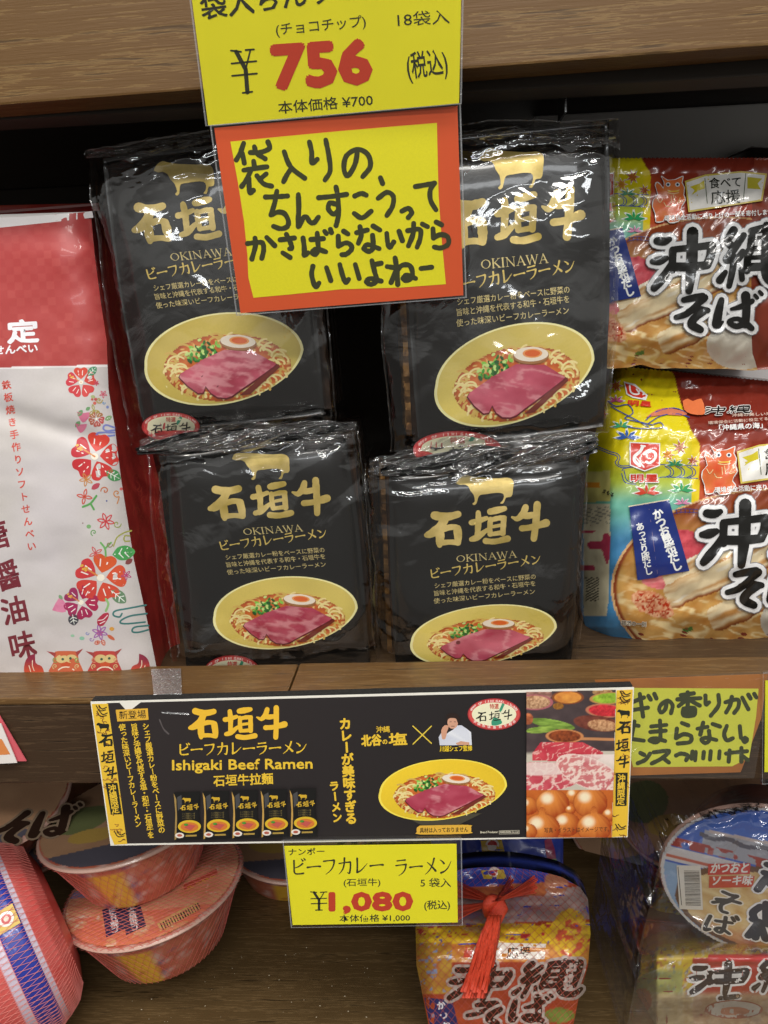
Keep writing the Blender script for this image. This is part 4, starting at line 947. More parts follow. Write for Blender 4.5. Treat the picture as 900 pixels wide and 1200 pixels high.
# food photographs
def photo(x, y):
    X = (x - 617) * 6.667 + 47; Yp_ = (y - 808) * 6.667 + 20      # the units of an enlarged view, 900 x 1200
    c = mixc(L('#3b3032'), L('#5a4a4a'), fbm(X / 90, Yp_ / 60, 2))
    def blob(c, cx, cy, rx, ry, rot, col, col2, g, seed, sc=(30, 20), rimc=None):
        dx, dy = X - cx, Yp_ - cy; cs, sn = math.cos(rot), math.sin(rot); u = (dx * cs + dy * sn) / rx; v = (-dx * sn + dy * cs) / ry; r = np.hypot(u, v)
        if rimc is not None: c = mixc(c, L(rimc), 1 - sstep(1.12, 1.2, r))
        k = mixc(L(col2), L(col), fbm(X / sc[0], Yp_ / sc[1], seed, 3) * 1.6 - .3)
        k = k * (1.15 - g * np.clip(v, -1, 1))[:, None]
        return mixc(c, k, 1 - sstep(0.94, 1.02, r))
    c = blob(c, 130, 60, 120, 50, 0, '#b98a7a', '#6a3f38', .1, 31)
    c = blob(c, 110, 120, 125, 52, 0, '#d9b088', '#8a5a3c', .2, 3, (14, 12), '#b3646c')
    c = blob(c, 370, 82, 108, 46, 0, '#e09a44', '#b8642a', .1, 5, (60, 40), '#8a4a28')
    c = blob(c, 640, 40, 80, 30, 0, '#c09a6a', '#7a4a2c', .1, 6, (14, 12)); c = blob(c, 690, 88, 130, 40, -.05, '#a5c83e', '#6e8f22', .1, 7, (25, 20), '#c08a50')
    c = blob(c, 665, 185, 135, 46, .05, '#d9343c', '#a01c28', .1, 8, (16, 14), '#c2785a'); c = blob(c, 600, 285, 190, 62, .12, '#7a3f30', '#5a2a22', .1, 9)
    c = blob(c, 640, 300, 118, 46, .1, '#d3a478', '#8f5a3a', .2, 10, (13, 12)); c = blob(c, 295, 150, 44, 26, 0, '#a3702c', '#7a4a1e', 0, 41, (12, 10))
    c = blob(c, 250, 290, 180, 36, .18, '#8fb04a', '#557028', .3, 11, (60, 14)); c = blob(c, 160, 335, 120, 26, -.08, '#9db850', '#5a7a2c', .3, 12, (60, 14)); c = blob(c, 60, 250, 40, 46, 0, '#c9764a', '#8f4a2c', .2, 13)
    c = mixc(c, L('#c98a5a'), (1 - sstep(8, 13, abs(Yp_ - 405 - (X - 480) * .02))) * (X > 440) * (X < 745))
    c = blob(c, 345, 385, 128, 46, .02, '#9a4a22', '#5a2412', .1, 14, (18, 14), '#d08a56')
    # marbled beef on a pale board
    m1 = (Yp_ > 500) & (Yp_ < 830); c = mixc(c, L('#cfc5b4'), m1 * sstep(500, 540, Yp_ + 0.12 * np.abs(X - 60)) )
    def meat(c, inside, a_, b_, mcol, sd, dens):
        m = ridge(X / 42 + fbm(X / 50, Yp_ / 50, sd), Yp_ / 32 + X / 130, sd, 3); k = mixc(L(b_), L(a_), fbm(X / 80, Yp_ / 60, sd + 1) * 1.4 - .2); k = mixc(k, L(mcol), sstep(dens, dens + .16, m)); return mixc(c, k, inside)
    poly1 = (Yp_ > 430 + .0 * X) & (Yp_ > 430 + np.maximum(0, 160 - X) * 1.3) & (X > 90) & (X < 645) & (Yp_ < 570 + .04 * X - np.maximum(0, X - 560) * .6) & (Yp_ > 430 + np.maximum(0, X - 480) * .5)
    c = meat(c, poly1, '#e0525c', '#b8243a', '#f2b8ae', 51, .74)
    p2_ = ((X - 150) / 320) ** 2 + ((Yp_ - 700) / 115) ** 2 < 1
    c = meat(c, p2_, '#d9606a', '#c23a4c', '#f0c6bc', 52, .66); c = mixc(c, L('#f0dcd4'), p2_ * (1 - sstep(.55, .95, ((X - 150) / 320) ** 2 + ((Yp_ - 640) / 60) ** 2)) * .8)
    dx, dy = X - 530, Yp_ - 670; rr = ((dx * .93 + dy * .36) / 250) ** 2 + ((-dx * .36 + dy * .93) / 112) ** 2
    c = mixc(c, L('#f4d6cc'), rr < 1.12); c = meat(c, rr < 1, '#dc8a86', '#c8626a', '#f4d8cc', 53, .60)
    c = mixc(c, L('#f6e4dc'), (Yp_ > 530) * (Yp_ < 640) * (X > 420) * sstep(0, 1, (X - 400) / 300 - (Yp_ - 560) / 120) * .9)
    # onions
    lo = Yp_ > 806; o = mixc(L('#b8541c'), L('#d8742c'), fbm(X / 80, Yp_ / 80, 61)); c = np.where(lo[:, None], o, c)
    for cx, cy, r, tip in ((420, 850, 70, 0), (60, 930, 80, 0), (250, 915, 132, 0), (545, 905, 135, 0), (700, 1000, 60, 0), (390, 960, 40, 1), (360, 1075, 108, 0), (170, 1110, 140, 1), (575, 1100, 135, 1), (60, 1130, 70, 0)):
        u, v = (X - cx) / r, (Yp_ - cy) / (r * .88); q = np.hypot(u, v)
        if tip: q = np.minimum(q, np.hypot(u / .20, (v + .98) / .42) * 1.0)
        sh = np.clip(1 - np.hypot(u + .32, v + .38) / 1.35, 0, 1); st = fbm(np.arctan2(v + 1.2, u) * 9, q * 1.2, cx, 2)
        k = mixc(L('#a8400f'), L('#ee9440'), sh * 1.25 + (st - .5) * .35); k = mixc(k, L('#fff0cc'), sstep(.62, .9, sh) * .95)
        c = np.where((lo & (q < 1))[:, None], mixc(k, L('#8a330f'), sstep(.90, 1.0, q) * .6), c)
    return c, None
a.img(617, 810.5, 722, 981, 0.9, photo) if 0 else None
def photo_m(x, y):
    k = (y - 810.5) / 170.5; rgb, _ = photo(x, y); keep = (x < 722.3 - 5.0 * k) & (y > 811.5 - (x - 617) * .027 - .6) & (y < 981.6)
    return rgb, keep
a.img(617, 808.5, 722.5, 981.4, 0.8, photo_m); a.up()
a.text('写真・イラストはイメージです。', (638, 975.5), (714, 974), 6.6, '#4a2c1c', .005)
a.build('banner_print', plane_surf(YB), m_paper, t, base=9e-5, dz=2.5e-5)
# transparent tape over the lip edge
bm = bmesh.new()
tp = [Wz(177, 784, Zlip + 0.0012), Wz(212, 783, Zlip + 0.0012), W(213, 812, 0.4295), W(180, 814, 0.4295), W(222, 838, 0.4229), W(190, 836, 0.4229)]
vs = [bm.verts.new(p) for p in tp]; bm.faces.new([vs[0], vs[1], vs[2], vs[3]]); bm.faces.new([vs[3], vs[2], vs[4], vs[5]])
bmesh.ops.subdivide_edges(bm, edges=bm.edges[:], cuts=6, use_grid_fill=True)
for v in bm.verts: v.co += Vector((0, -1, 1)) * 0.0005 * mnoise.noise(v.co * 300)
me = bpy.data.meshes.new('adhesive_tape'); bm.to_mesh(me); bm.free()
m_tape = film_mat('tape', rough=0.22, gain=1.5, base=0.12, bumps=0.5, bscale=200, fine=0.6, haze=0.10)
tag(link('adhesive_tape', me, m_tape), 'piece of clear sticky tape holding the black banner to the shelf edge', 'tape')

# lower price card
YD = lambda x, y: 0.4208 + 0 * np.asarray(x, float)
q3 = [(333, 992), (535, 989.5), (536.5, 1081), (343, 1084)]
t = thing('price_card', W(440, 1084, 0.4208), 'yellow price card reading 1,080 yen hanging under the black banner', 'price card')
card(t, q3, YD, YEL); sleeve(t, q3, YD, (2, 8, 6, 3)); a = Art(0)
Q = lambda x, y: (320 + x / 3.75, 970 + y / 3.75)
a.text('ナンポー', Q(68, 120), Q(226, 116), 9, INK, .012)
katakana(a, 'ビーフカレー', Q(78, 214), Q(492, 204), 21, INK); katakana(a, 'ラーメン', Q(534, 214), Q(792, 206), 21, INK)
a.text('(石垣牛)', Q(310, 254), Q(472, 252), 9.6, INK, .008); a.text('5 袋入', Q(648, 258), Q(782, 258), 11.5, INK, .008)
a.text('1,080', Q(250, 362), Q(610, 360), 28.5, RED, .06); a.text('(税込)', Q(664, 356), Q(778, 354), 11.5, INK, .012); a.text('本体価格 ¥1,000', Q(292, 412), Q(602, 408), 9.2, INK, .01)
a.brush([[Q(165, 282), Q(192, 284)], [Q(208, 284), Q(236, 282)], [Q(166, 312), Q(236, 310)], [Q(168, 334), Q(236, 332)], [Q(186, 362), Q(216, 362)]], 1.2, INK, smooth=1)
a.brush([[Q(180, 284), Q(202, 318), Q(202, 360)]], 3.0, INK, smooth=1); a.brush([[Q(224, 284), Q(204, 318)]], 1.2, INK, smooth=1)
a.build('lettering', plane_surf(YD), m_paper, t, base=9e-5)

# handwritten sign at the right
YR = 0.4298
q4 = [(693, 798), (903, 792), (868, 906), (730, 909)]
t = thing('handwritten_sign', W(800, 908, YR), 'yellow handwritten sign with brown-orange border in a shiny sleeve, partly behind the banner end', 'sign')
m_orng = plain_mat('orange_card', '#c07a34', 0.5, col2='#a8642a', nscale=25)
P = [W(x, y, YR) for x, y in [(697, 797), (900, 790), (892, 842), (868, 905), (733, 909)]]
bm = bmesh.new(); vs = [bm.verts.new(p) for p in P]; f = bm.faces.new(vs); r = bmesh.ops.extrude_face_region(bm, geom=[f])
for v in [e for e in r['geom'] if isinstance(e, bmesh.types.BMVert)]: v.co.y += 0.0004
me = bpy.data.meshes.new('card'); bm.to_mesh(me); bm.free(); link('card', me, m_orng, t)
a = Art(0); a.poly([(716, 806), (889, 807), (886, 840), (878, 888), (858, 898), (742, 899)], '#dfe04a'); a.up(2)
a.brush(RIGHT_SIGN, 5.0, '#3c4322', smooth=4, cap=10, rag=.08)
a.build('lettering', plane_surf(YR), m_paper, t, base=9e-5)
U, V = np.meshgrid(np.linspace(0, 1, 80), np.linspace(0, 1, 60)); u = U.ravel(); v = V.ravel()
px = bilin([(690, 797), (905, 786), (884, 912), (728, 912)], u, v)
d = 0.0007 + 0.0016 * sstep(.66, .82, v) * ridge(u * 9, v * 7, 3, 3) + 0.0004 * fbm(u * 5, v * 3, 4)
idx = np.arange(4800).reshape(60, 80)
Fq = [tuple(q) for q in np.stack([idx[:-1, :-1], idx[1:, :-1], idx[1:, 1:], idx[:-1, 1:]], -1).reshape(-1, 4)]
link('sleeve', mesh_of('sleeve', W(px[:, 0], px[:, 1], YR - d), Fq), film_mat('sleeve_shiny', rough=0.09, gain=1.3, base=0.05, bumps=0.35, bscale=60, fine=0.4), t, True)
t = thing('price_card', W(905, 880, 0.4285), 'sliver of a yellow price card at the right edge beside the handwritten sign', 'price card')
card(t, [(897, 798), (960, 796), (955, 900), (896, 905)], 0.4285, '#e6e22c'); sleeve(t, [(897, 798), (960, 796), (955, 900), (896, 905)], 0.4285, (3, 10, 3, 14))
# corner of a card at the lower left
t = thing('shelf_card', W(0, 890, 0.4285), 'white card corner with a red edge at the far left, below the shelf edge', 'price card')
card(t, [(-60, 850), (1, 848), (20, 894), (-60, 898)], 0.4275, '#efe8e2'); card(t, [(-40, 838), (-2, 836), (31, 892), (-30, 893)], 0.4292, '#d8606a', name='red_sheet')
a = Art(0); a.poly([(-50, 868), (2, 866), (12, 884), (-50, 888)], '#e08a4a'); a.build('card_print', plane_surf(0.4275), m_paper, t, base=9e-5)

# ================================================================== RED AND WHITE CRACKER BAG (left)
def rowf(rows, col):
    R = np.array(rows, float); return lambda y: np.interp(y, R[:, 0], R[:, col])
m_bag = print_mat('bag_print', rough=0.42, coat=0.15, grain=0.05, bump=0.3, bscale=40)
m_gus = plain_mat('red_film', '#d0443c', 0.28, coat=0.4, bump=0.6, bscale=40, col2='#94292a', nscale=35)
rowsF = [(246, 106), (300, 111), (360, 119), (400, 125), (425, 126), (455, 127), (480, 131), (497, 134), (562, 142), (657, 157), (720, 171), (790, 185)]
rowsG = [(246, 121), (300, 134), (372, 150), (440, 162), (500, 171), (570, 188), (700, 204), (790, 216)]
xF, xG = rowf(rowsF, 1), rowf(rowsG, 1)
XL = -150.0; YBAG = 0.470
def Ybag(x, y):
    x = np.asarray(x, float); y = np.asarray(y, float); xr = xF(y); s = np.clip((xr - x) / 60, 0, 1)
    return YBAG + 0.010 * (1 - s) ** 3 - 0.006 * np.sin(np.clip((y - 250) / 540, 0, 1) * math.pi) + 0.0035 * (fbm(x / 70, y / 60, 3) - .5) + 0.004 * (1 - sstep(246, 300, y)) + 0.003 * np.exp(-((y - 500 - (x - 60) * .3) / 14) ** 2) * sstep(0, 1, s * 2)
bagT = thing('cracker_bag', W(20, 785, 0.50), 'white and red soft rice cracker bag printed with hibiscus flowers, left of the black packs', 'snack bag')
def fbag(u, v):
    y = 248 + (792 - 248) * v; y = y + (1 - v) * (1 - u) * 8; x = XL + (xF(y) - XL) * u; return W(x, y, Ybag(x, y))
shell('bag_body', fbag, 60, 90, 0.003, plain_mat('bag_white', '#ded9d6', 0.45, var=.04), bagT, inset=0.02)
n = 90; yv = np.linspace(247, 792, n); K = 8; VV = []
for k in range(K):
    f = k / (K - 1); x = xF(yv) + (xG(yv) - xF(yv)) * f; Y = Ybag(xF(yv), yv) + f * 0.055 + 0.010 * math.sin(f * math.pi) * (0.6 + fbm(yv / 40, yv * 0 + f, 3)); VV.append(W(x, yv, Y))
V = np.concatenate(VV); Fg = [(k * n + i, (k + 1) * n + i, (k + 1) * n + i + 1, k * n + i + 1) for k in range(K - 1) for i in range(n - 1)]
gus = link('gusset', mesh_of('gusset', V, Fg), m_gus, bagT, True)
def bagcol(x, y):
    n1 = fbm(x / 60, y / 50, 9)
    white = mixc(L('#d6cfd2'), L('#cbc5c0'), n1)
    c1, c2 = L('#ab3c3b'), L('#ba534e'); chk = ((np.floor((x + y * -.08) / 9.2) + np.floor((y + x * .02) / 9.2)) % 2)
    fleck = vnoise(np.floor((x + y * -.08) / 9.2) * 7.3, np.floor((y + x * .02) / 9.2) * 3.1, 5)
    redc = mixc(c1, c2, chk * .5 * fleck + .35 * sstep(300, 430, y)); red = y < 431 - (x) * .025
    c = np.where(red[:, None], redc, white); c = mixc(c, L('#f4f2f2'), (abs(y - (431.5 - x * .025)) < 1.0) * .9)
    return c, x <= xF(y) + 0.5
a = Art(10); nu, nv = 130, 400; U, V = np.meshgrid(np.linspace(0, 1, nu), np.linspace(0, 1, nv)); v = V.ravel(); y = 248 + (792 - 248) * v; x = -50 + (xF(y) + 50) * U.ravel()
y = y + (1 - v) ** 6 * (xF(y) - x) * .085; idx = np.arange(nu * nv).reshape(nv, nu); q = np.stack([idx[:-1, :-1], idx[:-1, 1:], idx[1:, 1:], idx[1:, :-1]], -1).reshape(-1, 4)
a.P.append((np.stack([x, y], 1), [tuple(f) for f in q], bagcol(x, y)[0], 0, 0)); a.up()
a.poly([(-50, 257), (30, 254), (108, 247.5), (109.5, 255), (60, 260.5), (-50, 272)], '#e4dfdf')
a.cell = 10
# lettering
a.text('定', (9.5, 400), (45, 398), 28, '#ecebf0', .045); a.text('せんべい', (-7, 415), (44, 412), 11.5, '#f0eef2', .04)
a.vtext('鉄板焼き手作りソフトせんべい', (7.5, 451), (37, 640), 11.0, '#d2564a', .03)
MAR = '#7b2f3a'
a.vtext('唐醤', (-4, 627), (9, 674), 36, MAR, .03, .8); a.vtext('油味', (17, 715), (26, 756), 34, MAR, .03, .95); a.up()
def petal_flower(cx, cy, R, c1, c2, rot, scale=1.0, stam=True):
    for i in range(5):
        an = rot + i * 2 * math.pi / 5; ux, uy = math.cos(an), math.sin(an); vx, vy = -uy, ux; pts = []
        for r_, w_ in ((.22, 0), (.42, .24), (.68, .45), (.90, .46), (1.03, .24), (.95, 0), (1.03, -.24), (.90, -.46), (.68, -.45), (.42, -.24)):
            pts.append((cx + R * (r_ * ux + w_ * vx), cy + R * scale * (r_ * uy + w_ * vy)))
        t = (i % 5) / 4; col = tuple(int(c1[k] * (1 - t) + c2[k] * t) for k in range(3)); a.poly(pts, col, 3)
        a.up(.2)
        for w_ in (-.14, .1): a.brush([[(cx + R * (.5 * ux + w_ * vx), cy + R * scale * (.5 * uy + w_ * vy)), (cx + R * (.8 * ux + w_ * 1.3 * vx), cy + R * scale * (.8 * uy + w_ * 1.3 * vy))]], R * .05, '#f3ece6', smooth=1, cap=5)
        a.up(-.2)
    a.up(.5); a.ell(cx, cy, R * .16, R * .14, '#f4ead8')
    if stam:
        sx_, sy_ = cx - R * .55, cy - R * .35; a.brush([[(cx, cy), (sx_, sy_)]], R * .07, '#d98a4a', smooth=1)
        for i in range(6): a.ell(sx_ - R * .12 + R * .11 * math.cos(i), sy_ - R * .05 + R * .11 * math.sin(i * 1.3), R * .055, R * .05, '#e3b04c', n=8)
    a.up(-.5)
def leaf(cx, cy, l, w, an, c1, vein=True):
    ux, uy = math.cos(an), math.sin(an); pts = [(cx + l * r_ * ux - w * s_ * uy, cy + l * r_ * uy + w * s_ * ux) for r_, s_ in ((-.5, 0), (-.25, .42), (.1, .5), (.35, .3), (.5, 0), (.35, -.3), (.1, -.5), (-.25, -.42))]
    a.poly(pts, c1, 3); a.up(.2)
    if vein: a.brush([[(cx - l * .4 * ux, cy - l * .4 * uy), (cx + l * .4 * ux, cy + l * .4 * uy)]] + [[(cx + l * q * ux, cy + l * q * uy), (cx + l * (q + .15) * ux - w * .32 * s_ * uy, cy + l * (q + .15) * uy + w * .32 * s_ * ux)] for q in (-.2, .05) for s_ in (-1, 1)], w * .07, '#eef2ea', smooth=1, cap=5)
    a.up(-.2)
def swirl(cx, cy, r, col, turns=1.4, ph=0, w=1.6, tail=0):
    st = [(cx + r * (1 - k / 14.) * math.cos(ph + k * turns * 6.28 / 14), cy + r * (1 - k / 14.) * math.sin(ph + k * turns * 6.28 / 14)) for k in range(14)]
    if tail: st = [(cx + r * math.cos(ph) - tail * .3, cy + r * math.sin(ph) + tail)] + st
    a.brush([st], w, col, smooth=2, cap=6)
def star(cx, cy, r, col, n=5, rot=0, w=1.0):
    for i in range(n):
        an = rot + i * 6.283 / n; p = [(cx, cy), (cx + r * .55 * math.cos(an - .35), cy + r * .55 * math.sin(an - .35)), (cx + r * math.cos(an), cy + r * math.sin(an)), (cx + r * .55 * math.cos(an + .35), cy + r * .55 * math.sin(an + .35)), (cx, cy)]
        a.brush([p], w, col, smooth=2, cap=5)
petal_flower(95, 448, 17, (212, 74, 56), (204, 60, 74), -1.6, 1.0); leaf(108, 435, 14, 9, -.8, '#4d8f6a'); leaf(109, 465, 6, 4, .3, '#a7b27a', False)
for x_, y_, r_, c_ in ((113, 449, 3, '#cf4f62'), (121, 462, 4.5, '#cf5a70'), (112, 468, 2, '#c8555a'), (108, 468, 1.4, '#c8655a')): star(x_, y_, r_, c_, 5, .3, .8)
swirl(116, 469, 4, '#b3a06a'); a.ell(111, 472.5, 2, 1.9, '#d0695a'); swirl(121.5, 472, 2, '#6f9cc8', 1, 0, .9); a.ell(126, 477, 1.6, 1.8, '#7f8fc2')
for x_, y_, r_ in ((98, 488, 8), (95, 501, 7)): leaf(x_ - 4, y_ - 4, 9, 5, 2.2, '#6f9c6c', False); a.up(.3); a.poly([(x_ - r_, y_ - r_ * .7), (x_, y_ - r_ * .5), (x_ + r_, y_ - r_ * .6), (x_ + r_ * .6, y_ + r_ * .4), (x_ - r_ * .1, y_ + r_ * .9), (x_ - r_ * .6, y_ + r_ * .3)], lambda x, y: mixc(L('#dd8aa0'), L('#c25a80'), fbm(x / 3, y / 3, 3)), 2); a.up(-.3)
petal_flower(113, 491, 9, (190, 80, 80), (170, 120, 80), .2, 1, False); star(110, 481, 7, '#a8a04a', 3, -1.8); leaf(127, 490, 9, 5, -.5, '#6f9c58'); leaf(103, 479, 6, 4, -.6, '#6f9c6c', False)
a.brush([[(113, 510), (116, 507), (134, 507)], [(134, 501), (124, 498), (121, 502), (125, 505), (134, 504)], [(113, 510), (118, 512), (134, 510)]], 2.2, '#7f86c4', cap=6)
petal_flower(111, 535, 27, (214, 66, 52), (196, 48, 60), -1.35); leaf(133, 557, 19, 13, .5, '#4f9a5c'); star(101, 562, 8, '#c98a4c', 5, .5, 1.1); swirl(123, 575, 5, '#c8724a', 1.2, 3, 1.3)
star(99, 582, 9, '#d25a4a', 4, .2, 1.3); leaf(112, 570, 12, 6, -.6, '#b84a5a', False); swirl(137, 578, 5, '#d08a4a', 1.2, 1, 1.3, 8); a.ell(142, 573, 1.8, 1.8, '#d86a6a'); a.ell(125, 587, 1, 1, '#4a5a9a'); a.brush([[(97, 594), (106, 590), (113, 581)], [(106, 590), (110, 597)]], 2.4, '#5fa65a')
star(124, 611, 10, '#cf4a4f', 6, .2, 1.3); swirl(137, 614, 5, '#9aa55a', 1.2, 0, 1.2); swirl(110, 624, 4, '#6fa064', 1.2, 2, 1.2); a.ell(104, 617, 2.6, 2.4, '#7fae74'); a.ell(97, 613, .8, .8, '#9a7a7a')
a.brush([[(133, 640), (137, 630), (146, 624), (154, 622)], [(152, 634), (146, 634), (146, 628), (152, 628)]], 1.6, '#a6a854'); swirl(128, 638, 4, '#8a7a5a', 1.2, 0, 1.1); a.brush([[(124, 653), (123, 643), (118, 636)], [(123, 643), (130, 636)]], 2.2, '#6fae62')
star(112, 648, 8, '#cf5a5a', 4, -.5, 1.1); leaf(145, 648, 27, 17, -.15, '#4fa35a'); leaf(151, 658, 10, 6, -.6, '#8a4a4a', False)
petal_flower(118, 677, 29, (216, 92, 48), (206, 62, 66), -1.35, .92); star(148, 674, 6, '#b84a7a', 5, .4, 1); leaf(139, 699, 22, 14, .7, '#6a8a6a')
petal_flower(95, 706, 20, (176, 40, 76), (156, 50, 96), -1.2, .95); leaf(86, 726, 14, 12, 1.4, '#4a4a52'); a.poly([(61, 715), (69, 701), (76, 706), (77, 717), (68, 717)], lambda x, y: mixc(L('#e59ab4'), L('#c8608c'), fbm(x / 3, y / 3, 8)), 2); leaf(71, 700, 7, 4, 1, '#7fa37a', False)
a.brush([[(124, 702), (127, 708), (124, 716)]], 2.6, '#8fbc7a'); a.poly([(121, 719), (127, 718), (127, 724), (121, 733), (115, 733), (114, 726)], '#b5344c', 2); a.up(.3); a.brush([[(115, 727), (121, 726), (126, 721)], [(117, 731), (123, 728)]], 1.0, '#f1dfe0', cap=5); a.up(-.3)
a.brush([[(171, 709), (150, 713), (135, 716), (133, 721), (140, 723), (143, 719)], [(172, 719), (152, 722), (141, 728), (146, 731), (170, 729)], [(174, 733), (158, 735), (155, 740), (162, 741), (174, 738)]], 2.0, '#3f7a78', smooth=4)
star(117, 741, 9, '#a56ab0', 6, .3, 1.3); star(117, 741, 4, '#c45a8a', 5, 0, 1); a.ell(131, 737, 2.8, 2.3, '#dda04a'); leaf(130, 747, 11, 4, .6, '#cf6a4a', False); leaf(114, 753, 8, 5, -.3, '#c8604a'); leaf(121, 753, 8, 5, 1.2, '#c8604a'); a.ell(96, 748, 3, 2.2, '#8fc2aa'); a.ell(85, 745, 2.3, 1.6, '#9ac8a8'); swirl(102, 742, 2.4, '#7f8ac4', 1, 0, .9); swirl(107, 749, 3, '#9a7ab8', 1, 0, .9)
# two guardian lion heads and flames at the hem
for cx, hc in ((77.5, '#cf6a4a'), (123, '#c04a44')):
    a.poly([(cx - 14, 765), (cx - 10, 763), (cx + 8, 763), (cx + 13, 765), (cx + 15, 775), (cx + 18, 790), (cx - 19, 790), (cx - 15, 776)], hc, 3); a.up(.4)
    a.poly([(cx - 23, 763), (cx - 12, 765), (cx - 13, 770)], '#a84a4a'); a.poly([(cx + 20, 760), (cx + 11, 764), (cx + 13, 769)], '#a84a4a')
    a.ell(cx - 5, 772, 7, 5, '#dcc58a'); a.ell(cx + 6, 772, 7, 5, '#dcc58a'); a.ell(cx, 779, 6, 3.4, '#cf5a3a'); a.up(.4); a.ell(cx - 4, 772.5, 1.6, 1.5, '#3a5a4a'); a.ell(cx + 5, 771.5, 1.6, 1.5, '#3a5a4a')
    a.brush([[(cx - 9, 785), (cx - 4, 782), (cx + 4, 782), (cx + 9, 785)]], 1.5, '#f4e6d0', smooth=2)
    for q in (-13, 13): swirl(cx + q, 773, 3.4, '#7fa05a' if cx < 100 else '#d89a7a', 1.2, 1, 1); swirl(cx + q, 781, 3.2, '#d8c08a', 1.2, 2, 1)
    a.up(-.8)
for cx, c_ in ((163, 1), (41, -1)):
    a.poly([(cx, 766), (cx + 7 * c_, 769), (cx + 12 * c_, 777), (cx + 11 * c_, 790), (cx - 9 * c_, 790), (cx - 8 * c_, 781), (cx - 1 * c_, 777)], lambda x, y: mixc(L('#8f2f48'), L('#d8593a'), sstep(770, 790, y)), 3); a.up(.3)
    a.brush([[(cx - 1, 786), (cx + 3 * c_, 780), (cx + 3 * c_, 774)], [(cx + 5 * c_, 787), (cx + 7 * c_, 780)]], 1.0, '#f0d8c0', cap=5); a.up(-.3)
bagprint = a.build('bag_print', plane_surf(Ybag), m_bag, bagT, base=3e-4)
# damask curls on the gusset
g = Art(0)
for i in range(46):
    f = 0.2 + 0.6 * rng.rand(); y_ = 470 + 315 * rng.rand(); x_ = float(xF(y_) + (xG(y_) - xF(y_)) * f); r_ = 3 + 3 * rng.rand(); ph = rng.rand() * 6
    g.brush([[(x_ + r_ * (1 - k / 9) * math.cos(ph + k * .75), y_ + r_ * 1.3 * (1 - k / 9) * math.sin(ph + k * .75)) for k in range(8)]], 1.0, '#c0483c', smooth=2, cap=5)
def gsurf(x, y, h):
    f = np.clip((x - xF(y)) / (xG(y) - xF(y)), 0, 1)
    Y = Ybag(xF(y), y) + f * 0.055 + 0.010 * np.sin(f * math.pi) * (0.6 + fbm(y / 40, y * 0 + f, 3)); return W(x, y, Y - h - 3e-4)
g.build('gusset_pattern', gsurf, m_print, bagT)
# the bag behind it
b2 = thing('cracker_bag', W(20, 700, 0.58), 'dark red cracker bag standing behind the white and red one, only its top showing', 'snack bag')
def fb2(u, v):
    y = 240 + (770 - 240) * v + (1 - v) * (1 - u) * 6 - 2; x = -150 + (116 + 60 * v + 150) * u; return W(x, y, 0.555 + 0.006 * fbm(u * 5, v * 6, 4))
shell('bag_body', fb2, 30, 40, 0.05, m_gus, b2)
a = Art(0); a.poly([(-40, 250), (114, 238), (115, 240.5), (-40, 253)], '#d8a0a0'); a.build('sealed_edge', plane_surf(0.5545), m_bag, b2, base=4e-4)

# ================================================================== ORANGE OKINAWA NOODLE PACKS (right)
m_pk = print_mat('pack_print', rough=0.22, coat=0.7, grain=0.05, bump=0.9, bscale=38)
m_pkb = plain_mat('pack_back', '#8a3a26', 0.3, coat=0.5)
LOW2UP = np.array([[1 / 1.085, 0, 757.4 - 814.5 / 1.085], [0, 1 / 1.035, 261 - 579.6 / 1.035], [0, 0, 1]])
UPZ = np.array([[1 / 6.2069, 0, 755], [0, 1 / 6.2069, 240], [0, 0, 1]])
SOBA_LOW = np.linalg.inv(LOW2UP) @ UPZ
pL = rowf([(424, 717), (459, 709), (507, 698), (549, 687), (600, 683), (660, 680), (708, 679), (738, 687), (753, 714), (760, 724)], 1)
pE = rowf([(424, 730), (500, 722), (560, 718), (643, 718), (704, 716), (735, 712), (760, 724)], 1)
def Ypk(x, y):
    x = np.asarray(x, float); y = np.asarray(y, float); e = pE(y); side = np.clip((e - x) / 38.0, 0, 1.3)
    return 0.520 + 0.045 * sstep(520, 424, y) * 1.0 + 0.045 * side ** 1.25 + 0.006 * np.exp(-np.maximum(0, x - e) / 12) + 0.012 * sstep(715, 765, y) \
        + 0.008 * (fbm(x / 45, y / 40, 4, 2) - .5) + 0.003 * (fbm(x / 14 + y / 30, y / 22, 16, 2) - .5) + 0.005 * (fbm(x / 16, y / 20, 6) - .5) * sstep(520, 470, y) - 0.008 * np.sin(np.clip((y - 520) / 230, 0, 1) * 3.14)
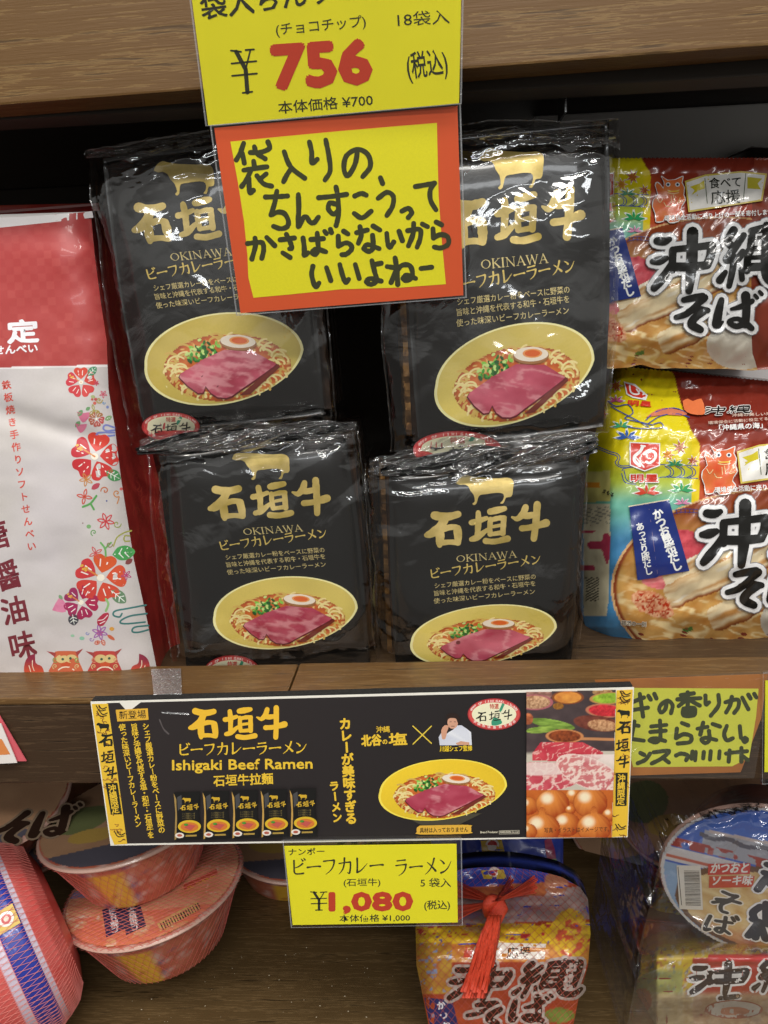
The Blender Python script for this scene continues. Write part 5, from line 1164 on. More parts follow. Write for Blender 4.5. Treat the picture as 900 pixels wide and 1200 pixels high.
def pack_paint(x, y):
    e = pE(y)
    # ground colours: yellow top passing to green and blue on the left, brown red on the right
    lg = mixc(L('#dccb1a'), L('#b4c23c'), sstep(530, 565, y)); lg = mixc(lg, L('#6fb6a0'), sstep(560, 592, y)); lg = mixc(lg, L('#4a8cbc'), sstep(590, 640, y))
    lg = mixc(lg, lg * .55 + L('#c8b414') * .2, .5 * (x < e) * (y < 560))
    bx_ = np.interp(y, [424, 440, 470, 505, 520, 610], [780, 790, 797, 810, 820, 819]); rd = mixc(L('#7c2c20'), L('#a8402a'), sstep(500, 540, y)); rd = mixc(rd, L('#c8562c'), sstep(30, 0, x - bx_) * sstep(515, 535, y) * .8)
    c = np.where((x > bx_)[:, None], rd, lg); c = mixc(c, L('#e8d01c'), (x > bx_ - 9) * (x <= bx_) * (y > 515) * (y < 604))
    # zig-zag end seal
    # bowl picture
    cx, cy, rx, ry = 912, 690, 196, 118; r = np.hypot((x - cx) / rx, (y - cy) / ry); inb = (r < 1) & (y > 560)
    soup = mixc(L('#b87a34'), L('#d9ab62'), fbm(x / 22, y / 14, 3) * 1.5 - .3); nd = ridge((x + .8 * y) / 26, (y - .25 * x) / 9, 13, 2); soup = mixc(soup, L('#ecd29a'), sstep(.7, .9, nd) * sstep(.0, 1, (y - 640) / 80))
    soup = mixc(L('#8a3f22'), soup, sstep(585, 650, y + .25 * (x - 820) * 0)) ; soup = mixc(soup, L('#8f4326'), sstep(.955, .975, r))
    c = np.where(inb[:, None], soup, c); c = mixc(c, L('#e0b47c'), inb * (r > .985))
    # red ginger
    gi = np.hypot((x - 800) / 34, (y - 655) / 38); c = mixc(c, mixc(L('#b02438'), L('#e2606a'), ridge(x / 9, y / 7, 5)), (inb & (gi + .25 * fbm(x / 8, y / 8, 2) < 1.05)) * 1.0)
    c = mixc(c, mixc(L('#c8344a'), L('#f09a98'), ridge(x / 20, y / 4, 6)), (np.hypot((x - 776) / 24, (y - 683 - (x - 776) * .1) / 8) < 1) * 1.0)
    # pork slices
    def slab_(c, px_, py_, l, w, an, seed):
        dx, dy = x - px_, y - py_; u = dx * math.cos(an) + dy * math.sin(an); v = -dx * math.sin(an) + dy * math.cos(an) + 2.5 * (fbm(u / 16, v_ := u * 0, seed) - .5) * 2
        ins = (abs(u) < l) & (abs(v) < w) & (np.hypot(np.maximum(0, abs(u) - l + 8), np.maximum(0, abs(v) - w + 8)) < 8); k = mixc(L('#ecd9b0'), L('#c08a4c'), sstep(.35, .8, fbm(u / 50, v / 6, seed))); k = mixc(k, L('#f2e8d0'), sstep(.6, .8, fbm(u / 30 + 3, v / 7, seed + 1)))
        k = mixc(k, L('#8a4a20'), sstep(w - 6, w - 1, v)); return mixc(c, k, ins & inb)
    c = slab_(c, 850, 650, 78, 14, -.42, 3); c = slab_(c, 850, 672, 75, 15, -.40, 9); c = slab_(c, 900, 700, 74, 15, -.38, 5)
    # chilli flakes on pale strips, leek
    s1 = np.hypot((x - 765) / 26, (y - 708 - (x - 765) * .3) / 15); c = mixc(c, mixc(L('#c8643a'), L('#f0c49a'), vnoise(x / 2.5, y / 2.5, 4)), (s1 + .3 * fbm(x / 6, y / 6, 7) < 1.1) * inb); c = mixc(c, L('#b8381c'), (s1 < .8) * (vnoise(x / 1.8, y / 1.8, 8) > .6) * inb)
    c = mixc(c, L('#4f7a34'), (abs(x - 806) < 6) * (abs(y - 738 + (x - 806) * .3) < 2.6)); c = mixc(c, L('#5f9a3c'), (np.hypot((x - 925) / 22, (y - 690) / 12) < 1) * 1.0); c = mixc(c, L('#cfc8b8'), np.hypot((x - 935) / 44, (y - 728) / 30) < 1)
    # side panel with small print
    sp = (x < e - 3) & (y > 552 + .0 * x); c = mixc(c, L('#d8cfae'), sp & (y > 590) & (y < 722) & (x > 684)); c = mixc(c, L('#c8c070'), sp & (y <= 588)); c = mixc(c, L('#cf8a2c'), sp & (abs(y - 568) < 3) & (x < 703))
    c = mixc(c, L('#8a8a80'), sp & (abs((y - (x - 690) * .35) % 4.5 - 2) < .8) & (y > 594) & (y < 614) & (vnoise(x / 1.5, y / 4.5, 2) > .35)); c = mixc(c, L('#b8405a'), sp & (y > 622) & (y < 668) & (vnoise(x / 9, y / 9, 12) > .55))
    c = mixc(c, L('#232323'), sp & (y > 676) & (y < 705) & (x > 686) & (x < 702) & (((y - (x - 690) * .5) % 3) < 1.4))
    return c
ZS = lambda p, ox, oy, k: (ox + p[0] / k, oy + p[1] / k)
def pack_art(a, small_top=True):
    T0 = a.T.copy(); BLUE, WH = '#27357e', '#eef0ee'
    zz = lambda *P: [ZS(p, 680, 500, 8.57) for p in P]
    # stream lines and leaves on the yellow panel
    a.brush([zz((150, 190), (300, 250), (370, 270), (400, 310), (380, 370), (430, 395), (560, 380))] + [zz((140, 205), (290, 268), (350, 285), (378, 315), (350, 365), (420, 412), (560, 395))] + [zz((420, 440), (440, 420), (530, 405)), zz((415, 470), (450, 560), (560, 580)), zz((440, 440), (470, 540), (560, 560)), zz((790, 385), (860, 380), (1180, 392)), zz((790, 515), (860, 505), (1180, 520))] +
            [zz((850 + 110 * k, 400), (900 + 110 * k, 430), (905 + 110 * k, 480), (850 + 110 * k, 510)) for k in range(3)] + [zz((890 + 110 * k, 400), (935 + 110 * k, 440), (930 + 110 * k, 485), (880 + 110 * k, 510)) for k in range(3)], 1.0, '#2f4a9a', smooth=3, cap=5)
    def palm(cx, cy, r, col, n=9, sq=.7):
        for i in range(n):
            an = math.pi + math.pi * i / (n - 1) + (0.3 if i % 2 else 0); tx, ty = cx + r * math.cos(an), cy + r * sq * math.sin(an)
            a.poly([(cx, cy), ((cx + tx) / 2 - .10 * r * math.sin(an), (cy + ty) / 2 + .14 * r * math.cos(an)), (tx, ty), ((cx + tx) / 2 + .10 * r * math.sin(an), (cy + ty) / 2 - .14 * r * math.cos(an))], col)
            a.up(.05)
    def maple(cx, cy, r, col):
        for i in range(7):
            an = i * 6.283 / 7; a.poly([(cx, cy), (cx + r * .5 * math.cos(an - .3), cy + r * .5 * math.sin(an - .3)), (cx + r * math.cos(an), cy + r * math.sin(an)), (cx + r * .5 * math.cos(an + .3), cy + r * .5 * math.sin(an + .3))], col); a.up(.05)
    a.up()
    for c_, d_ in ((WH, 1.25), (None, 1)):
        palm(758, 578, 15 * d_, c_ or '#d2452c'); palm(799, 575, 14 * d_, c_ or '#2f9a5c'); maple(797, 524, 8 * d_, c_ or '#c2603c'); maple(783, 533, 7 * d_, c_ or '#e08a3c'); maple(812, 540, 6 * d_, c_ or '#b8443c'); palm(791, 545, 10 * d_, c_ or '#2f8a5c'); palm(800, 590, 9 * d_, c_ or '#d88ab0'); palm(735, 513, 14 * d_, c_ or '#3a62b0'); palm(728, 500, 11 * d_, c_ or '#3f9a6a'); maple(722, 452, 7 * d_, c_ or '#d2603c'); maple(706, 485, 6 * d_, c_ or '#c8443c'); palm(722, 470, 9 * d_, c_ or '#cf5a8a')
    a.up()
    a.brush([[(712, 470), (722, 476), (736, 474), (742, 484), (732, 490), (748, 494), (765, 498)], [(716, 476), (728, 483), (742, 490), (760, 500)], [(735, 500), (750, 502), (776, 501), (774, 495), (766, 497)], [(757, 492), (770, 482), (790, 478), (806, 484)], [(760, 496), (775, 487), (795, 485), (808, 489)]], 1.1, '#2f4a9a', smooth=3, cap=5)
    a.poly([(757, 489), (770, 480), (785, 478), (806, 484), (798, 487), (780, 486)], '#cf7a5c', 2)
    a.brush([[(790, 602), (800, 600), (818, 601)], [(791, 598), (800, 596), (818, 597)]] + [[(793 + 5 * k, 597), (793 + 5 * k, 601)] for k in range(5)], .7, '#27357e', smooth=1, cap=4)
    a.up()
    # shield logo with a bird and its two characters
    a.poly(zz((495, 152), (803, 165), (800, 393), (646, 450), (497, 390)), WH); a.up(); a.poly(zz((507, 164), (792, 176), (789, 385), (645, 438), (508, 380)), '#d23a2a'); a.up()
    a.brush([zz((628, 200, 0), (600, 250, 0), (545, 300, 0), (550, 350, 0), (600, 390, 0))], 3.6, WH, smooth=4); a.brush([zz((640, 275), (700, 240), (755, 270), (750, 320), (700, 365), (665, 352))], 3.0, WH, smooth=4); a.brush([zz((560, 310), (610, 370), (640, 405))], 1.6, WH)
    a.brush([zz((612, 190), (650, 196))], 2.0, WH, smooth=1)
    a.text('明星', zz((503, 552))[0], zz((785, 552))[0], 10.5, WH, .09); a.up(); a.text('明星', zz((510, 548))[0], zz((780, 548))[0], 9.6, '#d23a2a', .045)
    if small_top:
        a.poly([(731, 447), (744, 450), (759, 463), (757, 469), (741, 466), (734, 462)], WH); a.up(); a.poly([(732.5, 449), (743, 452), (757, 463.5), (755, 467), (742, 464.5), (735.5, 461)], '#d23a2a'); a.up(); a.brush([[(738, 452), (739, 459), (744, 462), (749, 461), (746, 456)]], 1.8, WH); a.text('明星', (736, 474), (763, 476), 6.5, '#d23a2a', .05)
    # dark blue taste label
    a.poly([(737.5, 594), (784, 586), (808, 669), (772, 675), (769, 677), (747, 680)], '#22347c'); a.brush([[(737, 593.5), (784, 585.5)]], 1.4, '#e8dcc0', smooth=1); a.brush([[(760, 591), (771, 676)]], .6, '#7a6a8a', smooth=1); a.up()
    a.vtext('かつお昆布だし', (771, 602), (793, 663), 13.0, WH, .045); a.vtext('あっさり豚だし', (750, 617), (760, 669), 10.2, WH, .04)
    a.text('調理の一例', (728, 732), (757, 734), 6, '#fff6e0', .09); a.up(); a.text('調理の一例', (728, 732), (757, 734), 6, '#4a2c1c', .01)
    a.text('まもる', (706, 577), (718, 582), 5.5, '#2a2a2a', .04)
    # guardian lion in orange with a white outline
    LION = [ZS(p, 780, 420, 6.667) for p in [(360, 690), (410, 722), (480, 716), (540, 690), (530, 740), (550, 780), (545, 840), (560, 880), (530, 925), (520, 960), (545, 992), (500, 1050), (430, 1062), (385, 1020), (370, 1050), (315, 1055), (308, 990), (285, 930), (292, 880), (330, 835), (308, 760), (322, 738), (350, 758), (375, 790), (385, 740)]]
    a.brush([LION + LION[:1]], 1.8, WH, smooth=2); a.up(); a.poly(LION, lambda x, y: mixc(L('#e88a4c'), L('#e0522a'), fbm(x / 12, y / 9, 3) * 1.4 - .2)); a.up()
    q = lambda x, y: ZS((x, y), 780, 420, 6.667)
    for ex_ in (415, 495): a.ell(*q(ex_, 755), 3.0, 2.6, WH)
    a.up()
    for ex_ in (415, 495): a.ell(*q(ex_, 755), 1.5, 1.5, '#2a3a5a')
    a.brush([[q(410, 800), q(460, 812), q(510, 798)], [q(410, 822), q(460, 830), q(505, 820)], [q(320, 860), q(345, 900), q(370, 870)], [q(380, 900), q(400, 930), q(440, 930)], [q(520, 860), q(500, 900), q(540, 890)], [q(460, 840), q(470, 900)], [q(440, 850), q(445, 905)]], .9, '#f6d8a0', cap=5)
    a.brush([[q(420, 812), q(500, 808)]], 1.6, '#f2c84a', smooth=1)
    # little flags card
    a.poly([(863.5, 529), (890, 521), (935, 517), (968, 520), (962, 553), (868, 567)], '#d9c25a'); a.up(); a.poly([(865.5, 531), (890, 523), (935, 519), (965.5, 522), (960, 551.5), (870, 564.5)], '#ece9e2'); a.up()
    a.poly([(870, 536), (882, 532), (888, 528), (889, 538), (880, 541), (872, 546), (876, 540)], '#d8c82c'); a.poly([(943, 524), (962, 526), (956, 532), (960, 539), (943, 538)], '#c8bc3c'); a.brush([[(889, 526), (892, 556)], [(941, 520), (938, 552)]], .9, '#4a5a3a', smooth=1)
    a.text('食べて', (895, 537), (935, 535), 14, '#26291c', .015); a.text('応援', (897, 556), (934, 554), 18, '#26291c', .015)
    a.text('環境保全活動に売り上げの一部を寄付します', (838, 577), (975, 569), 7.3, WH, .03)
    # brush logo
    a.T = T0 if T0.shape == (3, 3) else np.vstack([T0, [0, 0, 1]]); a.T = (a.T @ SOBA_LOW)[:2]
    a.brush(SOBA, 60, '#8f8f94', wadd=66, smooth=2, cap=10); a.up(3); a.brush(SOBA, 60, '#f0f0f0', wadd=54, smooth=2, cap=10); a.up(6); a.brush(SOBA, 60, '#1d1d1b', smooth=3, cap=10, wmul=.98); a.T = T0; a.up()
    if small_top:
        M = np.array([[.055, 0, 826 - .055 * 60], [0, .020, 475.5 - .02 * 160], [0, 0, 1]]); a.T = (np.vstack([T0, [0, 0, 1]]) @ M)[:2]
        a.brush(SOBA[:24], 60, '#e8e4e0', wadd=26, smooth=1, cap=6); a.up(); a.brush(SOBA[:24], 60, '#1d1d1b', smooth=1, cap=6, wmul=.8); a.T = T0
        a.text('「沖縄県の海」を守る', (843, 504), (925, 499), 7.4, WH, .03); a.text('環境保全に活動に役立てる', (830, 497), (900, 492), 4, '#d8c0b0', .02); a.text('沖縄の美しい海を', (858, 488), (910, 486), 4, '#d8c0b0', .02)
        a.poly([(800, 470), (806, 467), (812, 470), (822, 467), (826, 480), (824, 486), (810, 485), (802, 480)], '#e07848', 2)
def soba_pack(label, T, y0=430, dY=0.0, top=True):
    """T maps lower-pack pixels to the pixels of this pack"""
    Ti = np.linalg.inv(T); ap = lambda M, x, y: (M[0, 0] * x + M[0, 1] * y + M[0, 2], M[1, 0] * x + M[1, 1] * y + M[1, 2])
    def Yf(x, y): X, Yy = ap(Ti, np.asarray(x, float), np.asarray(y, float)); return Ypk(X, Yy) + dY
    t = thing('noodle_multipack', W(*ap(T, 800, 752), 0.55 + dY), label, 'noodle pack', 'orange Okinawa soba five-packs')
    def grid(u, v):
        y = y0 + (757 - y0) * v; zig = (1 - sstep(0, .03, v)) * (2.2 * np.abs(((u * 60) % 1) - .5) * 2); xl = pL(y); x = xl + (1015 - xl) * u
        y = y + (u * 300 * .10) * (1 - v) ** 3 * top + zig - 3 * (1 - v) ** 4 + 4 * (fbm(u * 9, v * 3, 5) - .5) * (v > .97) - 5 * np.exp(-((u - .30) / .05) ** 2) * sstep(.9, 1, v)
        X, Yy = ap(T, x, y); return W(X, Yy, Yf(X, Yy))
    shell('wrapper', grid, 120, 60, 0.10, m_pkb, t)
    a = Art(4); a.T = T[:2]
    # printed skin follows the same grid
    nu, nv = 210, 210; U, V = np.meshgrid(np.linspace(0, 1, nu), np.linspace(0, 1, nv)); u = U.ravel() * .80; v = V.ravel()
    y = y0 + (757 - y0) * v; zig = (1 - sstep(0, .03, v)) * (2.2 * np.abs(((u * 60) % 1) - .5) * 2); xl = pL(y); x = xl + (1015 - xl) * u
    y = y + (u * 300 * .10) * (1 - v) ** 3 * top + zig - 3 * (1 - v) ** 4 + 4 * (fbm(u * 9, v * 3, 5) - .5) * (v > .97) - 5 * np.exp(-((u - .30) / .05) ** 2) * sstep(.9, 1, v)
    idx = np.arange(nu * nv).reshape(nv, nu); q = np.stack([idx[:-1, :-1], idx[:-1, 1:], idx[1:, 1:], idx[1:, :-1]], -1).reshape(-1, 4)
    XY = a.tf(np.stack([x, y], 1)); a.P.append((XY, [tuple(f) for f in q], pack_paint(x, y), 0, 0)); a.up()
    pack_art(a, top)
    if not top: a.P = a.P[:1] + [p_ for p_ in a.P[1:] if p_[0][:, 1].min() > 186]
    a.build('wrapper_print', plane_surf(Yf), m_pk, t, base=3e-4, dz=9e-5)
    return t
soba_pack('orange Okinawa soba five-pack standing on the shelf board at the right, below its twin', np.eye(3))
soba_pack('orange Okinawa soba five-pack at the upper right, lying on top of the other one', LOW2UP, 503, dY=0.006, top=False)
# dark pack lying behind on top
dk = thing('noodle_multipack', W(870, 190, 0.60), 'dark pack lying behind on top of the upper orange noodle pack', 'noodle pack')
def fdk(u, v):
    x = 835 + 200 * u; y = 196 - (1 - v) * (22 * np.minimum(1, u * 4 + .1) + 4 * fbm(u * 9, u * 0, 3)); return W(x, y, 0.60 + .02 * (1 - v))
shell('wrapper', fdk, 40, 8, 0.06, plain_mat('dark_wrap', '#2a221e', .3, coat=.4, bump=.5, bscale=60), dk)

# ================================================================== LOWER SHELF
m_cup = print_mat('cup_print', rough=0.3, coat=0.4, grain=0.1, bump=0.25, bscale=90)
m_net = plain_mat('pink_net', '#e0746a', 0.35, var=.2, nscale=200)
m_netb = plain_mat('brown_net', '#c0584a', 0.35, var=.2, nscale=200)
m_tie = plain_mat('red_tie', '#f25236', 0.4, var=.3, nscale=300, bump=0.8, bscale=500, stretch=(4, 4, 1))
def basis(ax, hint=(1, 0, 0)):
    z = np.array(ax, float); z /= np.linalg.norm(z); x = np.array(hint, float); x -= z * x.dot(z); x /= np.linalg.norm(x); return x, np.cross(z, x), z
def lathe(name, prof, o, ax, parent, colf, mat=None, seg=64, hint=(1, 0, 0)):
    X, Y, Z = basis(ax, hint); pr = np.array(prof, float); n = len(pr); A = np.linspace(0, 2 * math.pi, seg, endpoint=False); V = []; cols = []
    for r_, h_ in pr: V.append(np.array(o) + r_ * (np.cos(A)[:, None] * X + np.sin(A)[:, None] * Y) + h_ * Z)
    V = np.concatenate(V); F = [(k * seg + i, k * seg + (i + 1) % seg, (k + 1) * seg + (i + 1) % seg, (k + 1) * seg + i) for k in range(n - 1) for i in range(seg)]
    aa = np.tile(A, n); hh = np.repeat(pr[:, 1], seg); rr = np.repeat(pr[:, 0], seg)
    return link(name, mesh_of(name, V, F, colf(aa, hh, rr)), mat or m_cup, parent, True)
def dense(pts, n=6):
    P = np.array(pts, float); out = []
    for a_, b_ in zip(P[:-1], P[1:]):
        for t in np.linspace(0, 1, n, endpoint=False): out.append(a_ + (b_ - a_) * t)
    out.append(P[-1]); return out
def disc_surf(o, ax, hint=(1, 0, 0)):
    X, Y, Z = basis(ax, hint); o = np.array(o)
    return lambda x, y, h: o + x[:, None] * X + y[:, None] * Y + np.asarray(h)[..., None] * Z if np.ndim(h) else o + x[:, None] * X + y[:, None] * Y + h * Z
def net_on(name, surf, us, vs, parent, mat, w=0.00013, steps=60):
    """two families of strands over a parametric surface surf(u, v) -> points"""
    V = []; F = []
    def strand(u, v):
        P = surf(u, v); n = len(P); d = np.gradient(P, axis=0); d /= np.linalg.norm(d, axis=1)[:, None] + 1e-12
        view = P - np.array([0, 0, CAMZ]); s = np.cross(d, view); s /= np.linalg.norm(s, axis=1)[:, None] + 1e-12; t = np.cross(s, d)
        b = len(V) and sum(len(q) for q in V); V.append(np.concatenate([P - s * w, P + t * w * 1.2 * np.sign(np.einsum('ij,ij->i', t, -view))[:, None], P + s * w]))
        for i in range(n - 1): F.extend([(b + i, b + i + 1, b + n + i + 1, b + n + i), (b + n + i, b + n + i + 1, b + 2 * n + i + 1, b + 2 * n + i)])
    for u, v in zip(us, vs): strand(u, v)
    o = link(name, mesh_of(name, np.concatenate(V), F), mat, parent, True); o['kind'] = 'stuff'; return o
CUP = dense([(0.0, .012), (.040, .012), (.046, .014), (.050, .022), (.060, .044), (.0675, .060), (.0705, .066), (.0735, .0665), (.0745, .068), (.0735, .0695), (.070, .070), (.0, .0705)], 5)
def cup_wall(aa, hh, rr):
    c = mixc(L('#b04a38'), L('#d08468'), fbm(aa * 3, hh * 90, 4)); c = mixc(c, L('#e0ccc4'), .55 * sstep(.6, .7, fbm(aa * 11, hh * 160, 14))); c = mixc(c, L('#4a4a80'), .6 * sstep(.68, .74, fbm(aa * 8, hh * 120, 24))); c = mixc(c, L('#e8b43a'), (np.abs(((aa + .2) % 6.283) - 5.0) < .20) * (hh < .06)); c = mixc(c, L('#a84632'), sstep(.8, 1, vnoise(aa * 14, hh * 220, 7)))
    return mixc(c, L('#cfa898'), (rr > .0715) * (hh > .06))
def soba_cup(parent_label, o, ax, lid, name='instant_noodle_cup', cat='noodle cup', group=None, parent=None, wall=cup_wall, hint=(1, 0, 0)):
    t = parent or thing(name, o, parent_label, cat, group)
    b = lathe('cup', CUP, o, ax, t, wall, hint=hint)
    X, Y, Z = basis(ax, hint)
    a = Art(0); lid(a); a.build('lid_print', disc_surf(np.array(o) + Z * .0706, ax, hint), m_cup, t, base=2e-4)
    return t, b
def lid_orange(dark):  # dark: lid variant with shade put into its base and lettering colours
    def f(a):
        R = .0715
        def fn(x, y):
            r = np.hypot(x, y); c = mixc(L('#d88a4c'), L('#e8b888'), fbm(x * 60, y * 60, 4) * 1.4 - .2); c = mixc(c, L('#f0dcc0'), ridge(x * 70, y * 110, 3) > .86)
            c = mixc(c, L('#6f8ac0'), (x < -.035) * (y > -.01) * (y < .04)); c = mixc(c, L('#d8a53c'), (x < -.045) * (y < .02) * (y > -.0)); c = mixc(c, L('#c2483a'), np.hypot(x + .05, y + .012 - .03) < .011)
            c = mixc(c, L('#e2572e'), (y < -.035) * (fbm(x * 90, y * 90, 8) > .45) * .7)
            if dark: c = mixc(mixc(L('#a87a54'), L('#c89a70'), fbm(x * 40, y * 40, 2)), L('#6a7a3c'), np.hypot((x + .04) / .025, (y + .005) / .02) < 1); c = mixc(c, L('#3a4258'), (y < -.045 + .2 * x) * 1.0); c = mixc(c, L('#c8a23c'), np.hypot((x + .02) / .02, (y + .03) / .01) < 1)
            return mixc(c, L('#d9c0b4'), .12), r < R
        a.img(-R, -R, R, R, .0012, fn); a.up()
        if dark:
            T = np.array([[.000095, .00003, -.012], [.00003, -.00012, .050], [0, 0, 1]]); a.T = T[:2]; a.brush(SOBA[24:], 60, '#96806a', wadd=34, smooth=2, cap=8); a.up(); a.brush(SOBA[24:], 60, '#35241c', smooth=2, cap=8); a.T = np.eye(3)[:2]  # outline and ink toned down to stand in for the weaker light
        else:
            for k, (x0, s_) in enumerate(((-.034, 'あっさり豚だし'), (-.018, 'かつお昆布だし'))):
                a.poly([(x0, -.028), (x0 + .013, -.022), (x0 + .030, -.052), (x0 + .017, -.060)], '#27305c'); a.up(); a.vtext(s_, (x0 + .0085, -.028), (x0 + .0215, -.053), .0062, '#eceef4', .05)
            a.poly([(.020, -.050), (.046, -.030), (.052, -.040), (.026, -.060)], '#e0c07a'); a.up()
            for k in range(16):
                f = k / 15; x, y = .023 + .024 * f, -.0515 + .0185 * f; w = .0005 + .0004 * rng.rand(); a.poly([(x, y), (x + w, y + w * .77), (x + .0048 + w, y - .0072 + w * .77), (x + .0048, y - .0072)], '#2a2424')
            a.poly([(.028, -.008), (.052, .008), (.055, .001), (.031, -.015)], '#c8583c'); a.up(); a.text('かつおと', (.032, -.0125), (.052, .001), .006, '#e8b83c', .03)
    return f
FL = CAMZ - 0.53
axC = np.array([-.13, .02, 1.0]); axC /= np.linalg.norm(axC)
Xc, Yc, Zc = basis(axC)
ctr = ray(181, 1034) * 0.648 + np.array([0, 0, CAMZ]); o1 = ctr - Zc * .0705; o1 = o1 + np.array([0, 0, max(0, FL + .001 - o1[2] - 0.004)])
o2 = o1 + Zc * .0592 + np.array([-.012, .012, 0])
bun = thing('noodle_cup_bundle', o1, 'stack of two orange soba cups in a pink net on the lower shelf floor', 'noodle cup')
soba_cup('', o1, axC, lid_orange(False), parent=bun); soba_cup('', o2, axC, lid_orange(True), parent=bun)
def cupnet(o, ax, z0, z1, dens=62, grow=.0012, lidnet=False, turns=.22):
    X, Y, Z = basis(ax); pr = np.array([p for p in CUP if p[0] > .035]); hs = pr[:, 1]
    def surf(u, v):
        h = z0 + (z1 - z0) * v; k = np.argsort(hs, kind='stable'); r_ = np.interp(h, hs[k], pr[k, 0]) + grow; r_ = np.where(h > hs.max(), np.maximum(.0, .0745 - (h - hs.max()) * 1), r_)
        return np.array(o) + r_[:, None] * (np.cos(u)[:, None] * X + np.sin(u)[:, None] * Y) + h[:, None] * Z
    us = []; vs = []; v = np.linspace(0, 1, 22)
    for i in range(dens):
        for s_ in (-1, 1): us.append(i * 6.2832 / dens + s_ * turns * v * 2); vs.append(v)
    return surf, us, vs
for o_ in (o1, o2):
    s_, us, vs = cupnet(o_, axC, .015, .067); net_on('net', s_, us, vs, bun, m_net)
def lidnet(o, ax, parent, r1=.0745, mat=None, sp=.0042):
    X, Y, Z = basis(ax); top = np.array(o) + Z * .0722; us = []; vs = []
    for k in np.arange(-r1 + sp / 2, r1, sp):
        l = math.sqrt(max(1e-8, r1 * r1 - k * k)); t = np.linspace(-l, l, 16)
        for an in (.5, -.5): us.append(t * math.cos(an) - k * math.sin(an)); vs.append(t * math.sin(an) + k * math.cos(an))
    net_on('net', lambda x, y: top + x[:, None] * X + y[:, None] * Y - Z * (0.0022 * sstep(.06, .075, np.hypot(x, y)))[:, None], us, vs, parent, mat or m_net, w=.00018)
lidnet(o1, axC, bun)

# netted bundle lying on its side, far left
VD = ray(-5, 1088); VD /= np.linalg.norm(VD); axR = .80 * CR + .50 * VD + .48 * CU; axR /= np.linalg.norm(axR); XR, YR_, ZR = basis(axR, (0, 0, 1))
cR = ray(20, 1096) * 0.61 + np.array([0, 0, CAMZ]); oR = cR - ZR * .065
rol = thing('noodle_cup_bundle', oR, 'pink netted cup bundle with a blue band, lying on its side, lower left corner', 'noodle cup')
PR = dense([(.0, -.06), (.05, -.058), (.066, -.045), (.0725, .0), (.0735, .05), (.0735, .056), (.0745, .058), (.0748, .071), (.0735, .073), (.0720, .077), (.067, .086), (.057, .093), (.040, .098), (.0, .099)], 5)
def rolcol(aa, hh, rr):
    c = mixc(L('#cf3e38'), L('#e5807a'), fbm(aa * 6, hh * 120, 4)); c = mixc(c, L('#d8cfe0'), (np.abs(hh - .0535) < .003) | (np.abs(hh - .0745) < .002)); c = mixc(c, L('#2c3ea6'), (hh > .057) & (hh < .073)); return c
lathe('cups', PR, oR, axR, rol, rolcol, hint=(0, 0, 1), seg=72)
def rsurf(u, v):
    h = -.05 + .143 * v; P_ = np.array(PR); k = np.argsort(P_[:, 1], kind='stable'); r_ = np.interp(h, P_[k, 1], P_[k, 0]) + .0012
    return oR + r_[:, None] * (np.cos(u)[:, None] * XR + np.sin(u)[:, None] * YR_) + h[:, None] * ZR
v = np.linspace(0, 1, 46); us = []; vs = []
for i in range(110):
    for s_ in (-1, 1): us.append(i * 6.2832 / 110 + s_ * .55 * v); vs.append(v)
net_on('net', rsurf, us, vs, rol, plain_mat('coral_net', '#e8877e', .35, nscale=200), w=.00016)
a = Art(0)   # small emblem on the blue band
def emb(x, y, h):   # x along the axis (m), y angle
    an = y; r_ = .0756 + h; return oR + r_[:, None] * (np.cos(an)[:, None] * XR + np.sin(an)[:, None] * YR_) + x[:, None] * ZR if np.ndim(r_) else oR + r_ * (np.cos(an)[:, None] * XR + np.sin(an)[:, None] * YR_) + x[:, None] * ZR
tgt = ray(26, 1066); best = min(np.linspace(0, 6.28, 400), key=lambda t_: np.linalg.norm((lambda d: d / np.linalg.norm(d))(oR + .0756 * (math.cos(t_) * XR + math.sin(t_) * YR_) + .065 * ZR - np.array([0, 0, CAMZ])) - tgt / np.linalg.norm(tgt)) + (10 if (math.cos(t_) * XR + math.sin(t_) * YR_) @ tgt > 0 else 0))
a.poly([(.058, best - .10), (.072, best - .10), (.072, best + .10), (.058, best + .10)], '#d8b43c'); a.up(2)
a.poly([(.065 + .005 * math.cos(t_), best + .068 * math.sin(t_)) for t_ in np.linspace(0, 6.28, 18)[:-1]], '#f0ece4'); a.up(2); a.poly([(.065 + .0033 * math.cos(t_), best + .045 * math.sin(t_)) for t_ in np.linspace(0, 6.28, 14)[:-1]], '#c83c3c'); a.up(2); a.poly([(.065 + .0018 * math.cos(t_), best + .024 * math.sin(t_)) for t_ in np.linspace(0, 6.28, 10)[:-1]], '#f0d8c8')
a.build('emblem', emb, m_print, rol, base=1e-4)

# dim bundles behind
def dim_cup(label, px, py, d, ax, s=1.0, wallc=None, parent=None, lid=None):
    c = ray(px, py) * d + np.array([0, 0, CAMZ]); X, Y, Z = basis(ax); o = c - Z * .07
    return soba_cup(label, o, ax, lid or lid_orange(True), wall=wallc or cup_wall)
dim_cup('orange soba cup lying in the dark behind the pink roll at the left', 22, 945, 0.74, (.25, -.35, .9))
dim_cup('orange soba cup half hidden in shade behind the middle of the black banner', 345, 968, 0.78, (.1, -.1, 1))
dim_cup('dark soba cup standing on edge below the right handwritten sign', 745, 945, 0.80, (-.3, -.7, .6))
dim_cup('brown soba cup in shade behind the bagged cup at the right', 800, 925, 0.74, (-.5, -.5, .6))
dim_cup('red netted cup in deep shade at the left under the shelf edge', -25, 925, 0.66, (.2, -.2, 1), lid=lid_orange(True))

